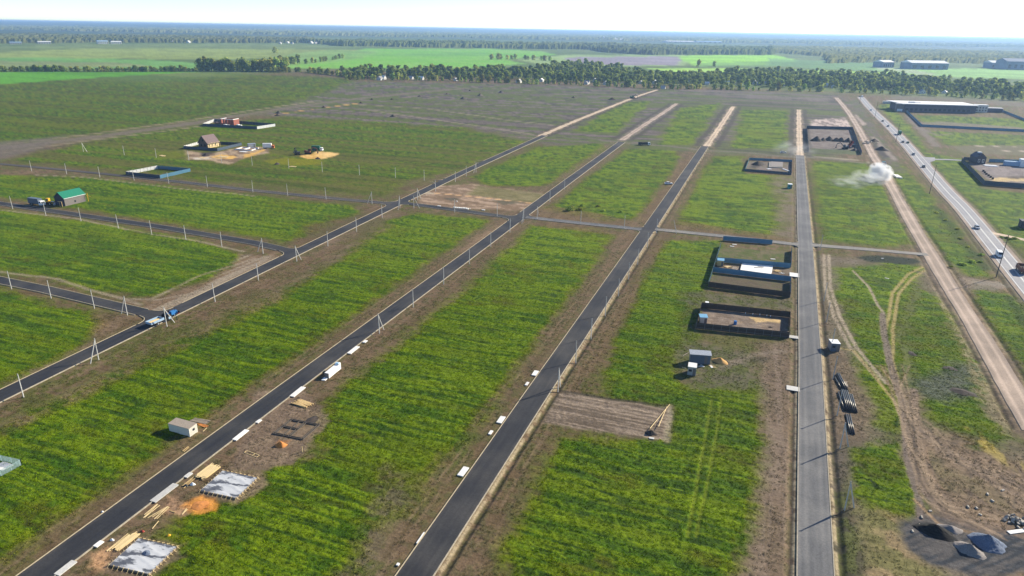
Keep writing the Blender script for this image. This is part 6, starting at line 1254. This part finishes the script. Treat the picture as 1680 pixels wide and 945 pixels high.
def excavator(p, rz, m, label, k=1.0):
    r = thing('excavator',label,'excavator',tuple(p),rz); r.scale = (k,k,k)
    for s in (-1,1): t = MB().side([(-1.9,.1),(1.9,.1),(2.2,.45),(1.9,.85),(-1.9,.85),(-2.2,.45)],-.28,.28).build('track','rubber',r); t.location = (0,s*1.05,0); t.rotation_euler = (0,0,-PI/2)
    MB().box((-.4,0,1.5),(3.4,2.4,1.0)).box((-1.7,0,1.8),(1.0,2.4,1.2)).build('body',m,r); c = MB().box((.7,.65,2.5),(1.6,1.0,1.5),taper=.85).build('cab',m,r); MB().box((.8,.65,2.6),(1.5,1.06,.8),taper=.9).build('cab_window','glass',c)
    MB().bar((1.0,-.2,1.8),(3.4,-.2,4.2),.45,.5).bar((3.4,-.2,4.2),(5.6,-.2,3.4),.4,.45).build('boom',m,r); MB().bar((5.5,-.2,3.5),(6.0,-.2,1.2),.3,.35).build('stick',m,r); MB().side([(5.5,.4),(6.4,.5),(6.3,1.2),(5.8,1.3)],-.5,.5).build('bucket','paint_dark',r).rotation_euler = (0,0,-PI/2)
    return r
excavator(P(488,254),2.6,'paint_dark','dark excavator at left rim of ochre pit',1.1); excavator(P(506,252.5),.4,'paint_rust','rust coloured excavator digging in ochre pit',1.2); excavator(P(1386,244.5),PI,'paint_dark','dark loader excavator in fenced soil lot',1.2); excavator(P(1037,161.5),0,'paint_green','green excavator beside far pale dirt road',1.3)
# yellow loader near the green roofed house
p = P(81,336); r = thing('loader','yellow cab loader between blue truck and green roofed house','loader',tuple(p),.3); MB().box((0,0,1.2),(3.2,1.6,.9)).build('body','paint_dark',r); c = MB().box((-.2,0,2.6),(1.5,1.5,2.0),taper=.9).build('cab','paint_yellow',r); MB().box((-.2,0,2.8),(1.4,1.56,.9),taper=.93).build('cab_window','glass',c); MB().bar((1.4,.5,1.4),(3.0,.5,.6),.2).bar((1.4,-.5,1.4),(3.0,-.5,.6),.2).build('lift_arm','paint_yellow',r); MB().side([(2.9,.1),(3.8,.1),(3.5,.9),(2.9,.9)],-1,1).build('bucket','paint_silver',r).rotation_euler = (0,0,-PI/2); wheels(r,(1.1,-1.1),.85,.7,.45)
# rubble in far lot
boards((1262,277),6,3.6,'white boards along front of far rubble lot',.2,'paint_white',wd=.5,jit=.4,pitch=.6); boards((1290,279),1,8,'long white beam in far rubble lot corner',-1.0,'paint_white',wd=1.0,th=.6)
q = PP((1262,266.5),(1284,267.5),(1284,276),(1261,275)); r = thing('house_slab','grey concrete house slab inside far rubble lot','foundation',tuple(q[3])); MB().prism([tuple((v-q[3])[:2]) for v in q],-.05,.6).build('slab','rubble',r); MB().prism([tuple(((v-q[3])*.9+Vector((1,3,0)))[:2]) for v in q],.58,.75).build('upper_course','gravel_grey',r)
p = P(1286,251); car(P(1285,251),.2,'paint_silver','silver car parked where far dirt road begins',False,1.1)

# ------------------------------------------------------------------ tractor, trailer, driver
pt = P(279,523); ua = rot_of(P(255,527),P(300,508)); r = thing('tractor','small blue tractor on road with driver',"tractor",(pt.x,pt.y,.142),ua); r.scale = (1.5,)*3
mb = MB(); mb.side([(.25,.75),(1.85,.72),(1.95,1.0),(1.8,1.42),(.3,1.55)],-.42,.42,[0,0,.04,.1,.06]); mb.build('bonnet','paint_blue',r).rotation_euler = (0,0,-PI/2)
MB().box((-.1,0,.85),(2.4,.5,.4)).build('chassis','paint_dark',r); MB().box((1.9,0,1.05),(.08,.6,.5)).build('grille','paint_dark',r)
for s in (-1,1):
    MB().side([(-1.25,.95),(-1.1,1.42),(-.7,1.6),(-.25,1.5),(-.02,1.1),(-.2,1.05),(-.7,1.38),(-1.1,1.2)],-.2,.2).build('fender','paint_blue',r).rotation_euler = (0,0,-PI/2)
    r.children[-1].location = (0,s*.75,0)
    t = MB().cyl((-.7,s*.75-.2,.68),(-.7,s*.75+.2,.68),.68,n=20).build('wheel','rubber',r); MB().cyl((-.7,s*.75-.21,.68),(-.7,s*.75+.21,.68),.36,n=12).build('rim','paint_paleblue',t)
    t = MB().cyl((1.35,s*.62-.12,.4),(1.35,s*.62+.12,.4),.4,n=16).build('wheel','rubber',r); MB().cyl((1.35,s*.62-.13,.4),(1.35,s*.62+.13,.4),.2,n=10).build('rim','paint_paleblue',t)
MB().box((-.75,0,1.22),(.5,.5,.14)).box((-1.0,0,1.5),(.12,.5,.5)).build('seat','rubber',r); MB().cyl((.25,0,1.3),(-.02,0,1.72),.03,n=6).build('steering_column','paint_dark',r)
st = MB().cyl((-.03,0,1.72),(-.045,0,1.745),.2,n=14).build('steering_wheel','rubber',r); MB().cyl((1.3,-.3,1.4),(1.3,-.3,2.05),.045,n=8).build('exhaust_pipe','paint_dark',r); MB().box((2.15,0,.7),(.3,.9,.5)).build('front_weight','paint_red',r); MB().cyl((-1.1,0,.6),(-1.75,0,.55),.05,n=6).build('drawbar','paint_dark',r)
pt2 = pt - Vector((math.cos(ua),math.sin(ua),0))*5.6; r = thing('trailer','low trailer with pale blue side boards and timber load behind tractor','trailer',(pt2.x,pt2.y,.142),ua); r.scale = (1.4,)*3
MB().box((0,0,.72),(3.4,1.8,.12)).build('bed','timber_grey',r)
for s in (-1,1): MB().box((0,s*.93,1.02),(3.5,.06,.52)).build('side_board','paint_paleblue',r); MB().box((s*1.72,0,1.0),(.06,1.8,.5)).build('end_board','paint_paleblue',r)
for i in range(8): MB().box((random.gauss(0,.1),-.62+.18*i,.86+.04*(i%3)),(3.0,.15,.1),random.gauss(0,.03)).build('load_board','timber_pale',r)
MB().cyl((1.6,0,.6),(2.2,0,.55),.05,n=6).build('drawbar','paint_dark',r); wheels(r,(.0,),.92,.4,.22)
# driver seated, hands on the wheel
def person(name, label, joints, edges, radii, loc, rz):
    me = bpy.data.meshes.new(name); me.from_pydata(joints, edges, []); o = bpy.data.objects.new(name, me); COL.objects.link(o)
    sk = o.modifiers.new('skin','SKIN'); ss = o.modifiers.new('sub','SUBSURF'); ss.levels = ss.render_levels = 2
    for i, v in enumerate(me.skin_vertices[0].data): v.radius = (radii[i][0], radii[i][1]) if isinstance(radii[i],tuple) else (radii[i],)*2; v.use_root = (i == 0)
    dg = bpy.context.evaluated_depsgraph_get(); ev = o.evaluated_get(dg); m2 = bpy.data.meshes.new_from_object(ev); bpy.data.objects.remove(o)
    for k in ('jacket','trousers','skin'): m2.materials.append(MAT[k])
    return m2
J = [(0,0,0),(0.02,0,.22),(.05,0,.46),(.06,0,.58),(.08,0,.70),(.10,0,.82),(.09,0,.92), (.03,.20,.47),(.22,.26,.26),(.44,.16,.30),(.52,.14,.33), (.03,-.20,.47),(.22,-.26,.26),(.44,-.16,.30),(.52,-.14,.33), (.02,.11,-.02),(.42,.15,.02),(.46,.15,-.40),(.60,.15,-.44),(.02,-.11,-.02),(.42,-.15,.02),(.46,-.15,-.40),(.60,-.15,-.44)]
Ed = [(0,1),(1,2),(2,3),(3,4),(4,5),(5,6),(2,7),(7,8),(8,9),(9,10),(2,11),(11,12),(12,13),(13,14),(0,15),(15,16),(16,17),(17,18),(0,19),(19,20),(20,21),(21,22)]
Rd = [(.16,.13),(.15,.12),(.17,.11),.06,.085,.105,.06,.075,.055,.04,.035,.075,.055,.04,.035,.10,.075,.05,.045,.10,.075,.05,.045]
m2 = person('person','',J,Ed,Rd,None,0); m2.name = 'person'
for p_ in m2.polygons:
    c = p_.center; p_.use_smooth = True; p_.material_index = 2 if (c.z > .60 or (c.x > .47 and c.z > .2)) else (1 if c.z < .05 else 0)
o = link('person', m2); tag(o,'person in dark maroon jacket sitting on the blue tractor','person'); ob = Vector((-1.05,0,2.08)); ob.rotate(Matrix.Rotation(ua,3,'Z')); o.location = (pt.x+ob.x,pt.y+ob.y,.142+ob.z); o.rotation_euler = (0,0,ua); o.scale = (1.15,)*3
bm = bmesh.new(); bmesh.ops.create_icosphere(bm,subdivisions=2,radius=.118)
for v in list(bm.verts):
    if v.co.z < -.02 and v.co.x > -.03: bm.verts.remove(v)
hm = bpy.data.meshes.new('hair'); bm.to_mesh(hm); bm.free(); hm.materials.append(MAT['hair']); h = link('hair',hm,o); h.location = (.085,0,.83); h.scale = (1,.95,1.12)
for s in (-1,1): e = link('ear',MB().box((0,0,0),(.05,.03,.07)).mesh('ear','skin'),o); e.location = (.10,s*.105,.80)
link('nose',MB().box((.205,0,.80),(.05,.03,.05)).mesh('nose','skin'),o)
for s in (-1,1):
    for k in range(4): MB().bar((.53,s*(.115+.02*k),.335),(.585,s*(.11+.02*k),.315),.018).build('finger','skin',o)
    MB().bar((.52,s*.10,.335),(.565,s*.075,.345),.02).build('thumb','skin',o)
p = P(290.5,524); r = thing('marker_post','short dark post at kerb near tractor','post',tuple(p)); MB().box((0,0,.5),(.18,.18,1.1)).build('post','paint_dark',r); MB().box((0,0,1.07),(.22,.22,.06)).build('cap','paint_dark',r)
# ------------------------------------------------------------------ haze and dust
mb = MB(); mb.box((0,0,49.5),(64000,64000,103)); hz = mb.build('haze', None); struct(hz,'stuff'); tag(hz,'thin blue air haze over the whole plain','haze')
m = bpy.data.materials.new('haze'); m.use_nodes = True; N = m.node_tree.nodes; N.remove(N['Principled BSDF']); v = N.new('ShaderNodeVolumePrincipled')
v.inputs['Color'].default_value = (.40,.62,1,1); v.inputs['Density'].default_value = 8.5e-5; v.inputs['Anisotropy'].default_value = .3
m.node_tree.links.new(v.outputs[0], N['Material Output'].inputs['Volume']); hz.data.materials.append(m)
def dust(name, label, c, dims, rz, dens, seed):
    bm = bmesh.new(); bmesh.ops.create_icosphere(bm, subdivisions=3, radius=1); me = bpy.data.meshes.new(name); bm.to_mesh(me); bm.free()
    o = link(name, me); o.location = c; o.scale = dims; o.rotation_euler = (0,0,rz); struct(o,'stuff'); tag(o, label, 'dust cloud')
    m = bpy.data.materials.new(name); m.use_nodes = True; N = m.node_tree.nodes; L = m.node_tree.links; N.remove(N['Principled BSDF'])
    tc = N.new('ShaderNodeTexCoord'); ln = N.new('ShaderNodeVectorMath'); ln.operation = 'LENGTH'; L.new(tc.outputs['Object'], ln.inputs[0])
    gr = N.new('ShaderNodeMapRange'); gr.inputs[1].default_value = 1; gr.inputs[2].default_value = .1; gr.inputs[3].default_value = 0; gr.inputs[4].default_value = 1; L.new(ln.outputs['Value'], gr.inputs[0])
    nz = N.new('ShaderNodeTexNoise'); nz.inputs['Scale'].default_value = 2.4; nz.inputs['Detail'].default_value = 5; mp = N.new('ShaderNodeMapping'); mp.inputs['Location'].default_value = (seed,seed*2,0); L.new(tc.outputs['Object'], mp.inputs[0]); L.new(mp.outputs[0], nz.inputs['Vector'])
    nr_ = N.new('ShaderNodeMapRange'); nr_.inputs[1].default_value = .42; nr_.inputs[2].default_value = .72; L.new(nz.outputs[0], nr_.inputs[0])
    mu = N.new('ShaderNodeMath'); mu.operation = 'MULTIPLY'; L.new(gr.outputs[0], mu.inputs[0]); L.new(nr_.outputs[0], mu.inputs[1])
    m2 = N.new('ShaderNodeMath'); m2.operation = 'MULTIPLY'; m2.inputs[1].default_value = dens; L.new(mu.outputs[0], m2.inputs[0])
    v = N.new('ShaderNodeVolumePrincipled'); v.inputs['Color'].default_value = (.99,.985,.98,1); L.new(m2.outputs[0], v.inputs['Density']); L.new(v.outputs[0], N['Material Output'].inputs['Volume']); me.materials.append(m)
a = P(1447,291)
dust('dust_cloud', 'white dust plume raised by truck on dirt road', P(1443,293)+Vector((0,0,4.5)), (7,17,6.5), .2, 2.6, 1.3)
dust('dust_cloud', 'ragged dust wisp trailing left of the white plume', P(1425,301)+Vector((0,0,4)), (11,16,5), .5, .25, 5.2)
dust('dust_cloud', 'thin pale dust veil drifting over green plot', P(1392,306)+Vector((0,0,3)), (15,16,4), .2, .10, 4.1)
dust('dust_cloud', 'faint dust hanging where dirt road meets asphalt', P(1302,252)+Vector((0,0,4)), (20,40,6), 0, .03, 7.7)
